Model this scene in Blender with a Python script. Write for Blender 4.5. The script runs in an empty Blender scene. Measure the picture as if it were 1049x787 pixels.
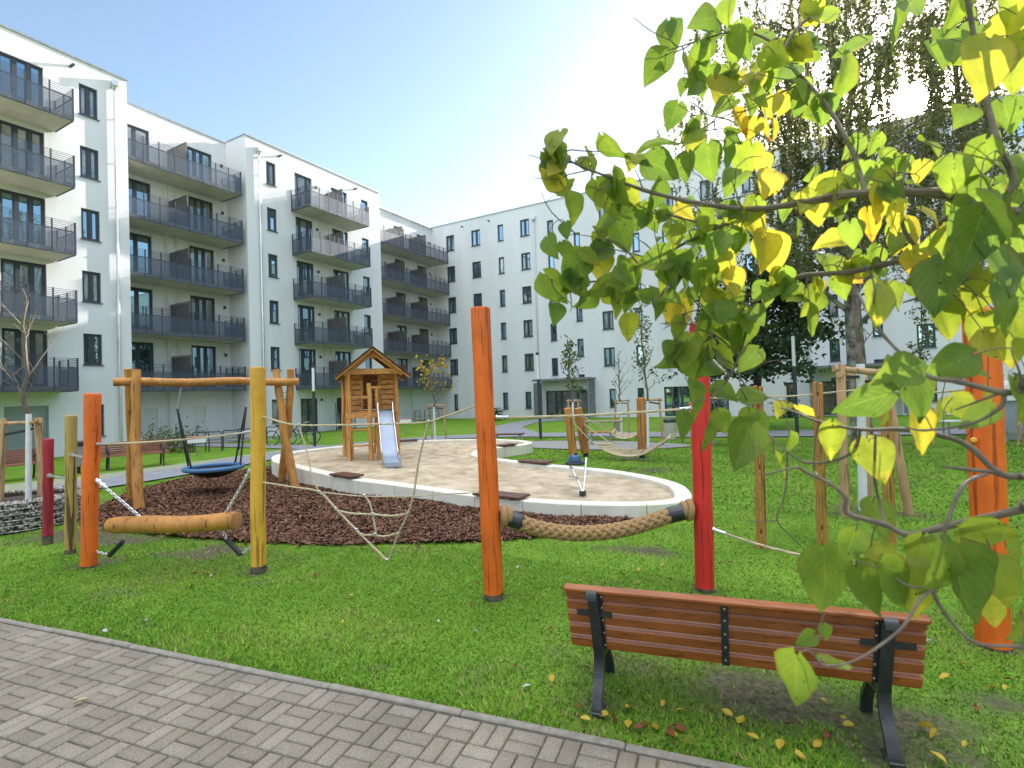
import bpy, math, random
import numpy as np
from mathutils import Vector, Matrix, noise
random.seed(7)
rng = np.random.default_rng(7)
SC = bpy.context.scene
COL = SC.collection

# ---------------------------------------------------------------- camera frame (surveyed from the facades)
F_PX, YAW, PITCH, ROLL, EYE = 546.5, -0.5171, 0.01908, -0.03328, 1.95
def _rot():
    cy, sy = math.cos(YAW), math.sin(YAW); cp, sp = math.cos(PITCH), math.sin(PITCH); cr, sr = math.cos(ROLL), math.sin(ROLL)
    Ry = np.array([[cy, -sy, 0], [sy, cy, 0], [0, 0, 1]]); B = np.array([[1, 0, 0], [0, 0, -1], [0, 1, 0.]])
    Rp = np.array([[1, 0, 0], [0, cp, sp], [0, -sp, cp]]); Rr = np.array([[cr, -sr, 0], [sr, cr, 0], [0, 0, 1]])
    return Rr @ Rp @ B @ Ry
CM = _rot(); EYEP = np.array([0, 0, EYE])
def ray(px, py): return CM.T @ np.array([(px - 524.5) / F_PX, (py - 393.5) / F_PX, 1.0])
def G(px, py, z=0.0):                       # survey: point of a pixel on the level z
    d = ray(px, py); return Vector(EYEP + d * (z - EYE) / d[2])
def D(px, py, dep):                         # survey: point of a pixel at a given distance
    return Vector(EYEP + ray(px, py) * dep)
def dep(p): return float((CM @ (np.array(p, float) - EYEP))[2])

cam = bpy.data.cameras.new('camera'); camo = bpy.data.objects.new('camera', cam); COL.objects.link(camo)
cam.sensor_width = 36; cam.sensor_fit = 'HORIZONTAL'; cam.lens = 36 * F_PX / 1049; cam.clip_start = .05; cam.clip_end = 3000
camo.matrix_world = Matrix(((CM[0][0], -CM[1][0], -CM[2][0], 0), (CM[0][1], -CM[1][1], -CM[2][1], 0), (CM[0][2], -CM[1][2], -CM[2][2], EYE), (0, 0, 0, 1)))
SC.camera = camo
cam.dof.use_dof = True; cam.dof.focus_distance = 6.0; cam.dof.aperture_fstop = 5.6

# ---------------------------------------------------------------- materials
def mat(name):
    m = bpy.data.materials.new(name); m.use_nodes = True
    nt = m.node_tree; return m, nt, nt.nodes, nt.links, nt.nodes['Principled BSDF']
def noise_mix(nt, c1, c2, scale=5, detail=6, stretch=None, rough=.6, lo=.35, hi=.65, coord='Object'):
    N, L = nt.nodes, nt.links
    tc = N.new('ShaderNodeTexCoord'); mp = N.new('ShaderNodeMapping'); L.new(tc.outputs[coord], mp.inputs[0])
    if stretch: mp.inputs['Scale'].default_value = stretch
    nz = N.new('ShaderNodeTexNoise'); nz.inputs['Scale'].default_value = scale; nz.inputs['Detail'].default_value = detail; nz.inputs['Roughness'].default_value = rough
    L.new(mp.outputs[0], nz.inputs['Vector'])
    cr = N.new('ShaderNodeValToRGB'); cr.color_ramp.elements[0].position = lo; cr.color_ramp.elements[1].position = hi
    cr.color_ramp.elements[0].color = (*c1, 1); cr.color_ramp.elements[1].color = (*c2, 1)
    L.new(nz.outputs[0], cr.inputs[0]); return cr, nz, mp
def bump(nt, src, strength=.3, dist=.01):
    b = nt.nodes.new('ShaderNodeBump'); b.inputs['Strength'].default_value = strength; b.inputs['Distance'].default_value = dist
    nt.links.new(src, b.inputs['Height']); nt.links.new(b.outputs[0], nt.nodes['Principled BSDF'].inputs['Normal']); return b
def simple(name, c1, c2=None, scale=6, rough=.6, metal=0, stretch=None, bmp=0, bdist=.005, lo=.35, hi=.65, detail=6):
    m, nt, N, L, P = mat(name)
    c2 = c2 or tuple(min(1, x * 1.2) for x in c1)
    cr, nz, mp = noise_mix(nt, c1, c2, scale, detail, stretch, lo=lo, hi=hi)
    L.new(cr.outputs[0], P.inputs['Base Color']); P.inputs['Roughness'].default_value = rough; P.inputs['Metallic'].default_value = metal
    if bmp: bump(nt, nz.outputs[0], bmp, bdist)
    return m
def wood(name, c1, c2, rough=.65, axis=2, scale=9, crack=(.25, .12, .05), wear=0.0, bmp=.35):
    """timber: fibres along one local axis, long cracks, a little wear"""
    m, nt, N, L, P = mat(name)
    st = [1, 1, 1]; st[axis] = .06
    cr, nz, mp = noise_mix(nt, c1, c2, scale, 8, st, rough=.65, lo=.3, hi=.7)
    st2 = [1, 1, 1]; st2[axis] = .035
    cr2, nz2, mp2 = noise_mix(nt, (0, 0, 0), (1, 1, 1), scale * 2.2, 4, st2, lo=.58, hi=.64)
    cr3, nz3, mp3 = noise_mix(nt, (.66, .64, .62), (1.14, 1.14, 1.14), 2.6, 7, None, lo=.3, hi=.68)
    mx = N.new('ShaderNodeMix'); mx.data_type = 'RGBA'; L.new(cr2.outputs[0], mx.inputs[0])
    L.new(cr.outputs[0], mx.inputs[6]); mx.inputs[7].default_value = (*crack, 1)
    mu = N.new('ShaderNodeMix'); mu.data_type = 'RGBA'; mu.blend_type = 'MULTIPLY'; mu.inputs[0].default_value = .85
    L.new(mx.outputs[2], mu.inputs[6]); L.new(cr3.outputs[0], mu.inputs[7])
    L.new(mu.outputs[2], P.inputs['Base Color']); P.inputs['Roughness'].default_value = rough
    ad_ = N.new('ShaderNodeMath'); ad_.operation = 'MULTIPLY_ADD'; ad_.inputs[1].default_value = -1.1; L.new(cr2.outputs[0], ad_.inputs[0]); L.new(nz.outputs[0], ad_.inputs[2]); bump(nt, ad_.outputs[0], bmp, .008); return m

M = {}
M['plaster'] = None
def plaster():
    m, nt, N, L, P = mat('plaster')
    cr, nz, mp = noise_mix(nt, (.62, .63, .66), (.725, .735, .76), .55, 9, (1, 1, .16), lo=.28, hi=.62)
    c2, n2, m2 = noise_mix(nt, (0, 0, 0), (1, 1, 1), 60, 3, None)
    L.new(cr.outputs[0], P.inputs['Base Color']); P.inputs['Roughness'].default_value = .9
    bump(nt, n2.outputs[0], .15, .01); return m
M['plaster'] = plaster()
M['concrete_soffit'] = simple('concrete_soffit', (.50, .47, .41), (.60, .57, .50), 2, .9)
M['anthracite'] = simple('anthracite', (.028, .033, .042), (.04, .046, .056), 3, .45)
M['frame'] = simple('window_frame', (.03, .04, .055), (.045, .055, .07), 3, .4)
M['rail'] = simple('rail_metal', (.04, .05, .068), (.055, .066, .085), 3, .45, .3)
M['grey_metal'] = simple('grey_metal', (.35, .36, .37), (.45, .46, .47), 4, .35, .8)
M['zinc'] = simple('zinc', (.55, .56, .57), (.68, .69, .70), 3, .3, .85)
M['white_pipe'] = simple('white_pipe', (.6, .6, .58), (.7, .7, .68), 3, .5)
M['door_white'] = simple('door_white', (.62, .63, .62), (.68, .69, .68), 2, .5)
M['door_grey'] = simple('door_grey', (.25, .29, .31), (.30, .34, .36), 1.5, .5)
M['black'] = simple('black_rubber', (.012, .012, .014), (.025, .025, .028), 20, .6)
M['screen'] = simple('divider_screen', (.10, .10, .10), (.125, .122, .12), 2, .6)
def glass(name, body, refl=.16):
    m, nt, N, L, P = mat(name)
    N.remove(P); out = N['Material Output']
    d = N.new('ShaderNodeBsdfDiffuse'); g = N.new('ShaderNodeBsdfGlossy'); g.inputs['Roughness'].default_value = .015
    g.inputs['Color'].default_value = (.58, .84, 1, 1)
    cr, nz, mp = noise_mix(nt, tuple(b * .6 for b in body), tuple(b * 1.4 for b in body), 1.3, 3, None)
    L.new(cr.outputs[0], d.inputs['Color'])
    lw = N.new('ShaderNodeLayerWeight'); lw.inputs['Blend'].default_value = .35
    ma = N.new('ShaderNodeMath'); ma.operation = 'MULTIPLY_ADD'; ma.inputs[1].default_value = .8; ma.inputs[2].default_value = refl
    L.new(lw.outputs['Fresnel'], ma.inputs[0]); mx = N.new('ShaderNodeMixShader'); L.new(ma.outputs[0], mx.inputs[0])
    n2 = N.new('ShaderNodeTexNoise'); n2.inputs['Scale'].default_value = .9; bp = N.new('ShaderNodeBump'); bp.inputs['Strength'].default_value = .05; bp.inputs['Distance'].default_value = .02
    tc = N.new('ShaderNodeTexCoord'); L.new(tc.outputs['Object'], n2.inputs['Vector']); L.new(n2.outputs[0], bp.inputs['Height']); L.new(bp.outputs[0], g.inputs['Normal'])
    L.new(d.outputs[0], mx.inputs[1]); L.new(g.outputs[0], mx.inputs[2]); L.new(mx.outputs[0], out.inputs[0]); return m
M['glass'] = glass('window_glass', (.028, .040, .052), .42)
M['glass_pale'] = glass('window_glass_curtain', (.30, .30, .29), .10)
M['glass_warm'] = glass('window_glass_blind', (.16, .15, .12), .12)
def panel():
    m, nt, N, L, P = mat('perforated_panel'); out = N['Material Output']
    P.inputs['Base Color'].default_value = (.052, .072, .105, 1); P.inputs['Roughness'].default_value = .45; P.inputs['Metallic'].default_value = .2
    t = N.new('ShaderNodeBsdfTransparent'); mx = N.new('ShaderNodeMixShader'); mx.inputs[0].default_value = .72
    L.new(t.outputs[0], mx.inputs[1]); L.new(P.outputs[0], mx.inputs[2]); L.new(mx.outputs[0], out.inputs[0]); return m
M['panel'] = panel()
M['orange'] = wood('orange_paint', (.74, .125, .008), (.84, .165, .012), .55, crack=(.38, .06, .006))
M['red'] = wood('red_paint', (.64, .02, .018), (.74, .034, .026), .5, crack=(.28, .01, .01))
M['yellow'] = wood('yellow_glaze', (.68, .345, .03), (.82, .46, .055), .5, crack=(.32, .16, .025))
M['pale_yellow'] = wood('weathered_yellow', (.36, .24, .06), (.52, .36, .09), .6, crack=(.10, .06, .02))
M['crimson'] = wood('crimson_paint', (.34, .012, .028), (.44, .022, .04), .55, crack=(.24, .01, .018))
M['dirty_wood'] = simple('dirty_post_foot', (.035, .03, .025), (.16, .12, .08), 14, .9)
M['log'] = wood('honey_log', (.42, .17, .03), (.58, .27, .055), .5, crack=(.20, .08, .02))
M['logx'] = wood('honey_log_lying', (.42, .17, .03), (.58, .27, .055), .5, axis=0, crack=(.20, .08, .02))
M['logend'] = simple('log_end', (.34, .17, .06), (.46, .25, .10), 14, .7)
M['house'] = wood('playhouse_timber', (.58, .26, .06), (.72, .36, .10), .55, crack=(.22, .09, .02))
M['housex'] = wood('playhouse_board', (.54, .235, .055), (.70, .34, .09), .55, axis=0, crack=(.20, .08, .02))
M['roofdark'] = wood('roof_underside', (.075, .028, .014), (.11, .045, .022), .7, axis=1)
M['brownpost'] = wood('brown_post', (.38, .15, .035), (.52, .22, .055), .55, crack=(.12, .04, .012))
M['stake'] = wood('raw_stake', (.42, .25, .12), (.56, .36, .19), .7, crack=(.24, .15, .08))
M['bench_slat'] = wood('bench_slat', (.26, .072, .016), (.38, .118, .028), .33, axis=0, scale=16, crack=(.21, .055, .013), bmp=.12)
M['oldbench'] = wood('old_bench_slat', (.20, .075, .045), (.30, .12, .07), .6, axis=0)
M['board'] = wood('seat_board', (.085, .03, .018), (.14, .05, .03), .45, axis=0, crack=(.05, .02, .012))
M['castiron'] = simple('cast_iron', (.028, .033, .033), (.05, .055, .055), 18, .38, .35, bmp=.1)
M['bolt'] = simple('bolt', (.5, .5, .5), (.65, .65, .65), 8, .3, .9)
M['steel'] = simple('stainless', (.55, .57, .60), (.7, .72, .75), 5, .28, .9)
M['slide'] = simple('slide_steel', (.30, .36, .46), (.37, .43, .53), 3, .5, .5)
M['rope'] = None
def ropem(name, c1, c2, sc=60):
    m, nt, N, L, P = mat(name)
    cr, nz, mp = noise_mix(nt, c1, c2, sc, 5)
    L.new(cr.outputs[0], P.inputs['Base Color']); P.inputs['Roughness'].default_value = .85; bump(nt, nz.outputs[0], .4, .004); return m
M['rope'] = ropem('hemp_rope', (.42, .34, .21), (.60, .50, .34))
M['hawser'] = ropem('thick_hemp_rope', (.27, .16, .065), (.40, .255, .11), 90)
M['tape'] = simple('black_tape', (.012, .014, .018), (.03, .034, .042), 9, .28, bmp=.3)
M['blue'] = simple('blue_rope_ring', (.045, .135, .27), (.075, .20, .37), 40, .6, bmp=.3)
M['kerb'] = simple('sandbox_concrete', (.64, .60, .51), (.76, .72, .62), 2.2, .85, bmp=.1)
M['sand'] = simple('sand', (.32, .25, .155), (.56, .465, .33), 2.6, .95, bmp=.9, bdist=.05, lo=.34, hi=.66, detail=14)
M['chip_base'] = simple('mulch_base', (.022, .012, .009), (.045, .026, .018), 12, .95, bmp=.6, bdist=.04)
M['asphalt'] = simple('asphalt_path', (.175, .185, .205), (.23, .245, .27), 3, .8, bmp=.2)
M['gravel'] = simple('gravel', (.20, .20, .19), (.32, .32, .30), 25, .95, bmp=.5, bdist=.03)
M['stone_edge'] = simple('edging_stone', (.19, .172, .14), (.27, .246, .205), 14, .9, bmp=.25)
M['soil'] = simple('soil', (.035, .026, .02), (.07, .054, .04), 9, .95, bmp=.5)
M['rock'] = None
M['white_wrap'] = simple('white_trunk_paint', (.66, .67, .68), (.76, .77, .78), 12, .8)
M['white'] = simple('white_paint', (.72, .72, .72), (.78, .78, .78), 3, .45)
M['signred'] = simple('sign_red', (.5, .03, .03), (.55, .04, .04), 3, .5)
M['binconc'] = simple('bin_concrete', (.42, .40, .35), (.52, .50, .44), 9, .9)
M['bark'] = simple('branch_bark', (.105, .078, .06), (.19, .15, .115), 30, .8, bmp=.5, bdist=.004)
M['darkbark'] = simple('dark_bark', (.03, .024, .02), (.06, .05, .042), 5, .9, bmp=.5)
def attr_mat(name, ramp, attr='rnd', rough=.5, trans=.0, tgain=1.0, bmp=0, spec=.3, vein=False, upn=False):
    m, nt, N, L, P = mat(name); out = N['Material Output']
    a = N.new('ShaderNodeAttribute'); a.attribute_name = attr
    cr = N.new('ShaderNodeValToRGB'); e = cr.color_ramp.elements
    e[0].position, e[0].color = ramp[0][0], (*ramp[0][1], 1); e[1].position, e[1].color = ramp[-1][0], (*ramp[-1][1], 1)
    for p, c in ramp[1:-1]:
        x = e.new(p); x.color = (*c, 1)
    L.new(a.outputs['Fac'], cr.inputs[0]); colr = cr.outputs[0]
    if vein:
        uv = N.new('ShaderNodeUVMap'); sx = N.new('ShaderNodeSeparateXYZ'); L.new(uv.outputs[0], sx.inputs[0])
        def mth(op, x, y=None, z=None):
            n = N.new('ShaderNodeMath'); n.operation = op
            for i, v in enumerate((x, y, z)):
                if v is None: continue
                if isinstance(v, (int, float)): n.inputs[i].default_value = v
                else: L.new(v, n.inputs[i])
            return n.outputs[0]
        ab = mth('ABSOLUTE', sx.outputs[0])
        mid = mth('LESS_THAN', ab, .03)
        side = mth('SUBTRACT', sx.outputs[1], mth('MULTIPLY', ab, .55))
        fr = mth('ABSOLUTE', mth('SUBTRACT', mth('FRACT', mth('MULTIPLY', side, 6.5)), .5))
        sv = mth('LESS_THAN', fr, .045)
        fac = mth('MULTIPLY', mth('MAXIMUM', mid, sv), .42)
        hs = N.new('ShaderNodeMix'); hs.data_type = 'RGBA'; L.new(fac, hs.inputs[0]); L.new(colr, hs.inputs[6]); hs.inputs[7].default_value = (.30, .36, .10, 1)
        tc = N.new('ShaderNodeTexCoord'); nz = N.new('ShaderNodeTexNoise'); nz.inputs['Scale'].default_value = 22; nz.inputs['Detail'].default_value = 5; L.new(tc.outputs['Object'], nz.inputs['Vector'])
        rp = N.new('ShaderNodeValToRGB'); rp.color_ramp.elements[0].position = .3; rp.color_ramp.elements[0].color = (.72, .8, .7, 1); rp.color_ramp.elements[1].position = .68; rp.color_ramp.elements[1].color = (1.12, 1.06, .9, 1)
        L.new(nz.outputs[0], rp.inputs[0])
        nz2 = N.new('ShaderNodeTexNoise'); nz2.inputs['Scale'].default_value = 120; nz2.inputs['Detail'].default_value = 2; L.new(tc.outputs['Object'], nz2.inputs['Vector'])
        sp = N.new('ShaderNodeValToRGB'); sp.color_ramp.elements[0].position = .25; sp.color_ramp.elements[0].color = (.25, .16, .06, 1); sp.color_ramp.elements[1].position = .31; sp.color_ramp.elements[1].color = (1, 1, 1, 1)
        L.new(nz2.outputs[0], sp.inputs[0])
        m1 = N.new('ShaderNodeMix'); m1.data_type = 'RGBA'; m1.blend_type = 'MULTIPLY'; m1.inputs[0].default_value = 1; L.new(hs.outputs[2], m1.inputs[6]); L.new(rp.outputs[0], m1.inputs[7])
        m2 = N.new('ShaderNodeMix'); m2.data_type = 'RGBA'; m2.blend_type = 'MULTIPLY'; m2.inputs[0].default_value = 1; L.new(m1.outputs[2], m2.inputs[6]); L.new(sp.outputs[0], m2.inputs[7])
        edge = mth('ADD', ab, mth('MULTIPLY', nz.outputs[0], .55)); eg = N.new('ShaderNodeMapRange'); eg.inputs['From Min'].default_value = 1.20; eg.inputs['From Max'].default_value = 1.36; L.new(edge, eg.inputs['Value'])
        m3 = N.new('ShaderNodeMix'); m3.data_type = 'RGBA'; L.new(eg.outputs[0], m3.inputs[0]); L.new(m2.outputs[2], m3.inputs[6]); m3.inputs[7].default_value = (.20, .11, .03, 1)
        colr = m3.outputs[2]
    L.new(colr, P.inputs['Base Color']); P.inputs['Roughness'].default_value = rough; P.inputs['Specular IOR Level'].default_value = spec
    if upn:                                   # soft blades shade like the turf they make up
        ge = N.new('ShaderNodeNewGeometry'); un = N.new('ShaderNodeVectorMath'); un.operation = 'MULTIPLY_ADD'; un.inputs[1].default_value = (.3, .3, .3); un.inputs[2].default_value = (0, 0, 1); L.new(ge.outputs['Normal'], un.inputs[0]); nn = N.new('ShaderNodeVectorMath'); nn.operation = 'NORMALIZE'; L.new(un.outputs[0], nn.inputs[0]); L.new(nn.outputs[0], P.inputs['Normal'])
    if trans:
        t = N.new('ShaderNodeBsdfTranslucent'); g = N.new('ShaderNodeMix'); g.data_type = 'RGBA'; g.blend_type = 'MULTIPLY'; g.inputs[0].default_value = 1
        L.new(colr, g.inputs[6]); g.inputs[7].default_value = (1.18 * tgain, 1.16 * tgain, .75 * tgain, 1); L.new(g.outputs[2], t.inputs['Color'])
        mx = N.new('ShaderNodeMixShader'); mx.inputs[0].default_value = trans; L.new(P.outputs[0], mx.inputs[1]); L.new(t.outputs[0], mx.inputs[2]); L.new(mx.outputs[0], out.inputs[0])
    return m
M['leaf'] = attr_mat('broad_leaf', [(0, (.095, .165, .045)), (.35, (.17, .26, .045)), (.6, (.29, .34, .05)), (.8, (.52, .43, .07)), (.94, (.60, .40, .04)), (1, (.52, .20, .05))], rough=.45, trans=.58, tgain=1.22, vein=True)
M['birchleaf'] = attr_mat('birch_leaf', [(0, (.09, .105, .05)), (.7, (.17, .185, .085)), (1, (.30, .26, .10))], rough=.6, trans=.5)
M['darkleaf'] = attr_mat('dark_leaf', [(0, (.018, .045, .018)), (.8, (.045, .085, .03)), (1, (.08, .13, .04))], rough=.5, trans=.2)
M['youngleaf'] = attr_mat('young_leaf', [(0, (.05, .10, .03)), (.6, (.10, .15, .04)), (1, (.2, .2, .04))], rough=.6, trans=.3)
M['yellowleaf'] = attr_mat('yellowing_leaf', [(0, (.22, .20, .03)), (.5, (.42, .32, .04)), (1, (.55, .33, .05))], rough=.6, trans=.3)
M['grass'] = attr_mat('grass_blade', [(0, (.062, .185, .012)), (.4, (.14, .34, .022)), (.75, (.25, .48, .04)), (.97, (.36, .42, .11)), (1, (.38, .29, .14))], rough=.6, trans=.3, upn=True, spec=.15)
M['chips'] = attr_mat('wood_chip', [(0, (.058, .026, .015)), (.5, (.135, .062, .036)), (.85, (.22, .11, .065)), (1, (.28, .17, .105))], rough=.9)
M['rock'] = attr_mat('gabion_stone', [(0, (.12, .115, .10)), (.5, (.27, .26, .23)), (.85, (.42, .40, .36)), (1, (.36, .27, .17))], rough=.9)
M['paver'] = None
def paver():
    m = attr_mat('paver', [(0, (.228, .202, .162)), (.5, (.262, .234, .191)), (1, (.295, .265, .219))], rough=.9)
    nt = m.node_tree; N, L = nt.nodes, nt.links; P = N['Principled BSDF']
    src = P.inputs['Base Color'].links[0].from_socket
    cr, nz, mp = noise_mix(nt, (.62, .60, .56), (1.2, 1.2, 1.18), 95, 4, None, lo=.35, hi=.68)
    c3, n3, m3 = noise_mix(nt, (.72, .72, .70), (1.15, 1.14, 1.12), 1.6, 6, None, lo=.3, hi=.7)
    mo, n4, m4 = noise_mix(nt, (0, 0, 0), (.55, .55, .55), 2.4, 9, None, rough=.75, lo=.56, hi=.74)
    mm = N.new('ShaderNodeMix'); mm.data_type = 'RGBA'; L.new(mo.outputs[0], mm.inputs[0]); L.new(src, mm.inputs[6]); mm.inputs[7].default_value = (.17, .17, .075, 1); src = mm.outputs[2]
    for c in (cr, c3):
        mu = N.new('ShaderNodeMix'); mu.data_type = 'RGBA'; mu.blend_type = 'MULTIPLY'; mu.inputs[0].default_value = .8
        L.new(src, mu.inputs[6]); L.new(c.outputs[0], mu.inputs[7]); src = mu.outputs[2]
    L.new(src, P.inputs['Base Color']); bump(nt, nz.outputs[0], .35, .003); return m
M['paver'] = paver()
M['moss'] = simple('mossy_joint', (.13, .125, .035), (.22, .19, .08), 9, .95, bmp=.3)
def lawnmat():
    m, nt, N, L, P = mat('lawn')
    c1, n1, m1 = noise_mix(nt, (.09, .20, .02), (.18, .33, .04), 1.1, 9, None, lo=.3, hi=.7)
    c2, n2, m2 = noise_mix(nt, (.55, .55, .5), (1.25, 1.2, 1.1), 34, 6, None, lo=.3, hi=.7)
    mu = N.new('ShaderNodeMix'); mu.data_type = 'RGBA'; mu.blend_type = 'MULTIPLY'; mu.inputs[0].default_value = 1; L.new(c1.outputs[0], mu.inputs[6]); L.new(c2.outputs[0], mu.inputs[7])
    d, n3, m3 = noise_mix(nt, (.05, .042, .031), (.145, .12, .085), 26, 7, None)
    a = N.new('ShaderNodeAttribute'); a.attribute_name = 'bare'
    mx = N.new('ShaderNodeMix'); mx.data_type = 'RGBA'; L.new(a.outputs['Fac'], mx.inputs[0]); L.new(mu.outputs[2], mx.inputs[6]); L.new(d.outputs[0], mx.inputs[7])
    L.new(mx.outputs[2], P.inputs['Base Color']); P.inputs['Roughness'].default_value = .95; P.inputs['Specular IOR Level'].default_value = .1
    bump(nt, n2.outputs[0], .7, .03); return m
M['lawn'] = lawnmat()
def birchbark():
    m, nt, N, L, P = mat('birch_bark')
    c, n, mp = noise_mix(nt, (.05, .042, .035), (.30, .285, .25), 3, 8, (1, 1, .9), lo=.40, hi=.62)
    c2, n2, m2 = noise_mix(nt, (1, 1, 1), (.75, .85, .35), 1.2, 4, (1, 1, .3), lo=.45, hi=.6)
    mu = N.new('ShaderNodeMix'); mu.data_type = 'RGBA'; mu.blend_type = 'MULTIPLY'; mu.inputs[0].default_value = 1; L.new(c.outputs[0], mu.inputs[6]); L.new(c2.outputs[0], mu.inputs[7])
    L.new(mu.outputs[2], P.inputs['Base Color']); P.inputs['Roughness'].default_value = .9; bump(nt, n.outputs[0], .6, .03); return m
M['birchbark'] = birchbark()

# ---------------------------------------------------------------- mesh helpers
def V(*a): return Vector(a)
class MB:
    def __init__(s): s.v = []; s.f = []; s.m = []; s.sm = []
    def face(s, pts, m=0, smooth=False):
        i = len(s.v); s.v += [Vector(p) for p in pts]; s.f.append(list(range(i, i + len(pts)))); s.m.append(m); s.sm.append(smooth)
    def raw(s, vs, fs, m=0, smooth=False):
        i = len(s.v); s.v += [Vector(p) for p in vs]
        for f in fs: s.f.append([i + k for k in f]); s.m.append(m); s.sm.append(smooth)
    def box(s, c, size, R=None, m=0, bev=0.0):
        """box of full size 'size' centred at c; R a 3x3 of axes; bev chamfers every edge"""
        hx, hy, hz = size[0] / 2, size[1] / 2, size[2] / 2; c = Vector(c)
        if bev <= 0:
            vs = [Vector((x, y, z)) for z in (-hz, hz) for y in (-hy, hy) for x in (-hx, hx)]
            fs = [(0, 2, 3, 1), (4, 5, 7, 6), (0, 1, 5, 4), (2, 6, 7, 3), (0, 4, 6, 2), (1, 3, 7, 5)]
        else:
            b = min(bev, hx * .9, hy * .9, hz * .9); vs = []; idx = {}
            for sx in (-1, 1):
                for sy in (-1, 1):
                    for sz in (-1, 1):
                        for k in range(3):
                            p = [sx * (hx - b), sy * (hy - b), sz * (hz - b)]; p[k] = (sx * hx, sy * hy, sz * hz)[k]
                            idx[(sx, sy, sz, k)] = len(vs); vs.append(Vector(p))
            fs = []
            for k in range(3):
                for sg in (-1, 1):
                    o = [q for q in range(3) if q != k]; q = []
                    for (a, b2) in ((-1, -1), (1, -1), (1, 1), (-1, 1)):
                        t = [0, 0, 0]; t[k] = sg; t[o[0]] = a; t[o[1]] = b2; q.append(idx[(*t, k)])
                    flip = (sg < 0) != (k == 1)
                    fs.append(tuple(reversed(q)) if flip else tuple(q))
            for k in range(3):
                o = [q for q in range(3) if q != k]
                for a in (-1, 1):
                    for b2 in (-1, 1):
                        q = []
                        for t_, kk in ((-1, o[0]), (1, o[0]), (1, o[1]), (-1, o[1])):
                            t = [0, 0, 0]; t[k] = t_; t[o[0]] = a; t[o[1]] = b2; q.append(idx[(*t, kk)])
                        fs.append(tuple(q))
            for sx in (-1, 1):
                for sy in (-1, 1):
                    for sz in (-1, 1): fs.append(tuple(idx[(sx, sy, sz, k)] for k in range(3)))
            cc = []
            for f in fs:                                # face outwards
                p = [vs[i] for i in f]; n = (p[1] - p[0]).cross(p[2] - p[0]); ctr = sum(p, Vector()) / len(p)
                cc.append(f if n.dot(ctr) > 0 else tuple(reversed(f)))
            fs = cc
        if R is not None: vs = [R @ v for v in vs]
        s.raw([v + c for v in vs], fs, m)
    def bar(s, a, b, w, h, m=0, up=(0, 0, 1), bev=0.0):
        a, b = Vector(a), Vector(b); x = (b - a); l = x.length; x.normalize(); u = Vector(up)
        if abs(x.dot(u)) > .98: u = Vector((0, 1, 0))
        y = u.cross(x).normalized(); z = x.cross(y)
        s.box((a + b) / 2, (l, w, h), Matrix((x, y, z)).transposed(), m, bev)
    def tube(s, pts, r, n=10, m=0, caps=True, closed=False, capm=None):
        pts = [Vector(p) for p in pts]; k = len(pts)
        if isinstance(r, (int, float)): r = [r] * k
        base = len(s.v); prev = None
        for i, p in enumerate(pts):
            if closed: t = pts[(i + 1) % k] - pts[i - 1]
            else: t = pts[min(i + 1, k - 1)] - pts[max(i - 1, 0)]
            if t.length < 1e-9: t = Vector((0, 0, 1))
            t.normalize()
            if prev is None:
                u = Vector((1, 0, 0)) if abs(t.x) < .9 else Vector((0, 1, 0)); u = (u - t * u.dot(t)).normalized()
            else:
                u = prev - t * prev.dot(t); u = u.normalized() if u.length > 1e-6 else t.orthogonal().normalized()
            prev = u; w = t.cross(u)
            for j in range(n):
                a = 2 * math.pi * j / n; s.v.append(p + (u * math.cos(a) + w * math.sin(a)) * r[i])
        for i in range(k if closed else k - 1):
            i2 = (i + 1) % k
            for j in range(n):
                s.f.append([base + i * n + j, base + i * n + (j + 1) % n, base + i2 * n + (j + 1) % n, base + i2 * n + j]); s.m.append(m); s.sm.append(True)
        if caps and not closed:
            cm = m if capm is None else capm
            s.f.append([base + j for j in reversed(range(n))]); s.m.append(cm); s.sm.append(False)
            s.f.append([base + (k - 1) * n + j for j in range(n)]); s.m.append(cm); s.sm.append(False)
    def lathe(s, prof, c, n=24, m=0, axis=None):
        c = Vector(c); base = len(s.v)
        R = Matrix.Identity(3) if axis is None else Vector((0, 0, 1)).rotation_difference(Vector(axis)).to_matrix()
        for (r, z) in prof:
            for j in range(n):
                a = 2 * math.pi * j / n; s.v.append(c + R @ Vector((r * math.cos(a), r * math.sin(a), z)))
        for i in range(len(prof) - 1):
            for j in range(n):
                s.f.append([base + i * n + j, base + i * n + (j + 1) % n, base + (i + 1) * n + (j + 1) % n, base + (i + 1) * n + j]); s.m.append(m); s.sm.append(True)
    def torus(s, c, R_, r, n=28, k=8, m=0, axis=(0, 0, 1)):
        q = Vector((0, 0, 1)).rotation_difference(Vector(axis))
        s.tube([Vector(c) + q @ Vector((R_ * math.cos(2 * math.pi * i / n), R_ * math.sin(2 * math.pi * i / n), 0)) for i in range(n)], r, k, m, closed=True)
    def prism(s, poly, z0, z1, m=0):
        n = len(poly); b = [Vector((p[0], p[1], z0)) for p in poly]; t = [Vector((p[0], p[1], z1)) for p in poly]
        s.face(t, m); s.face(list(reversed(b)), m)
        for i in range(n): s.face([b[i], b[(i + 1) % n], t[(i + 1) % n], t[i]], m)
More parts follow.
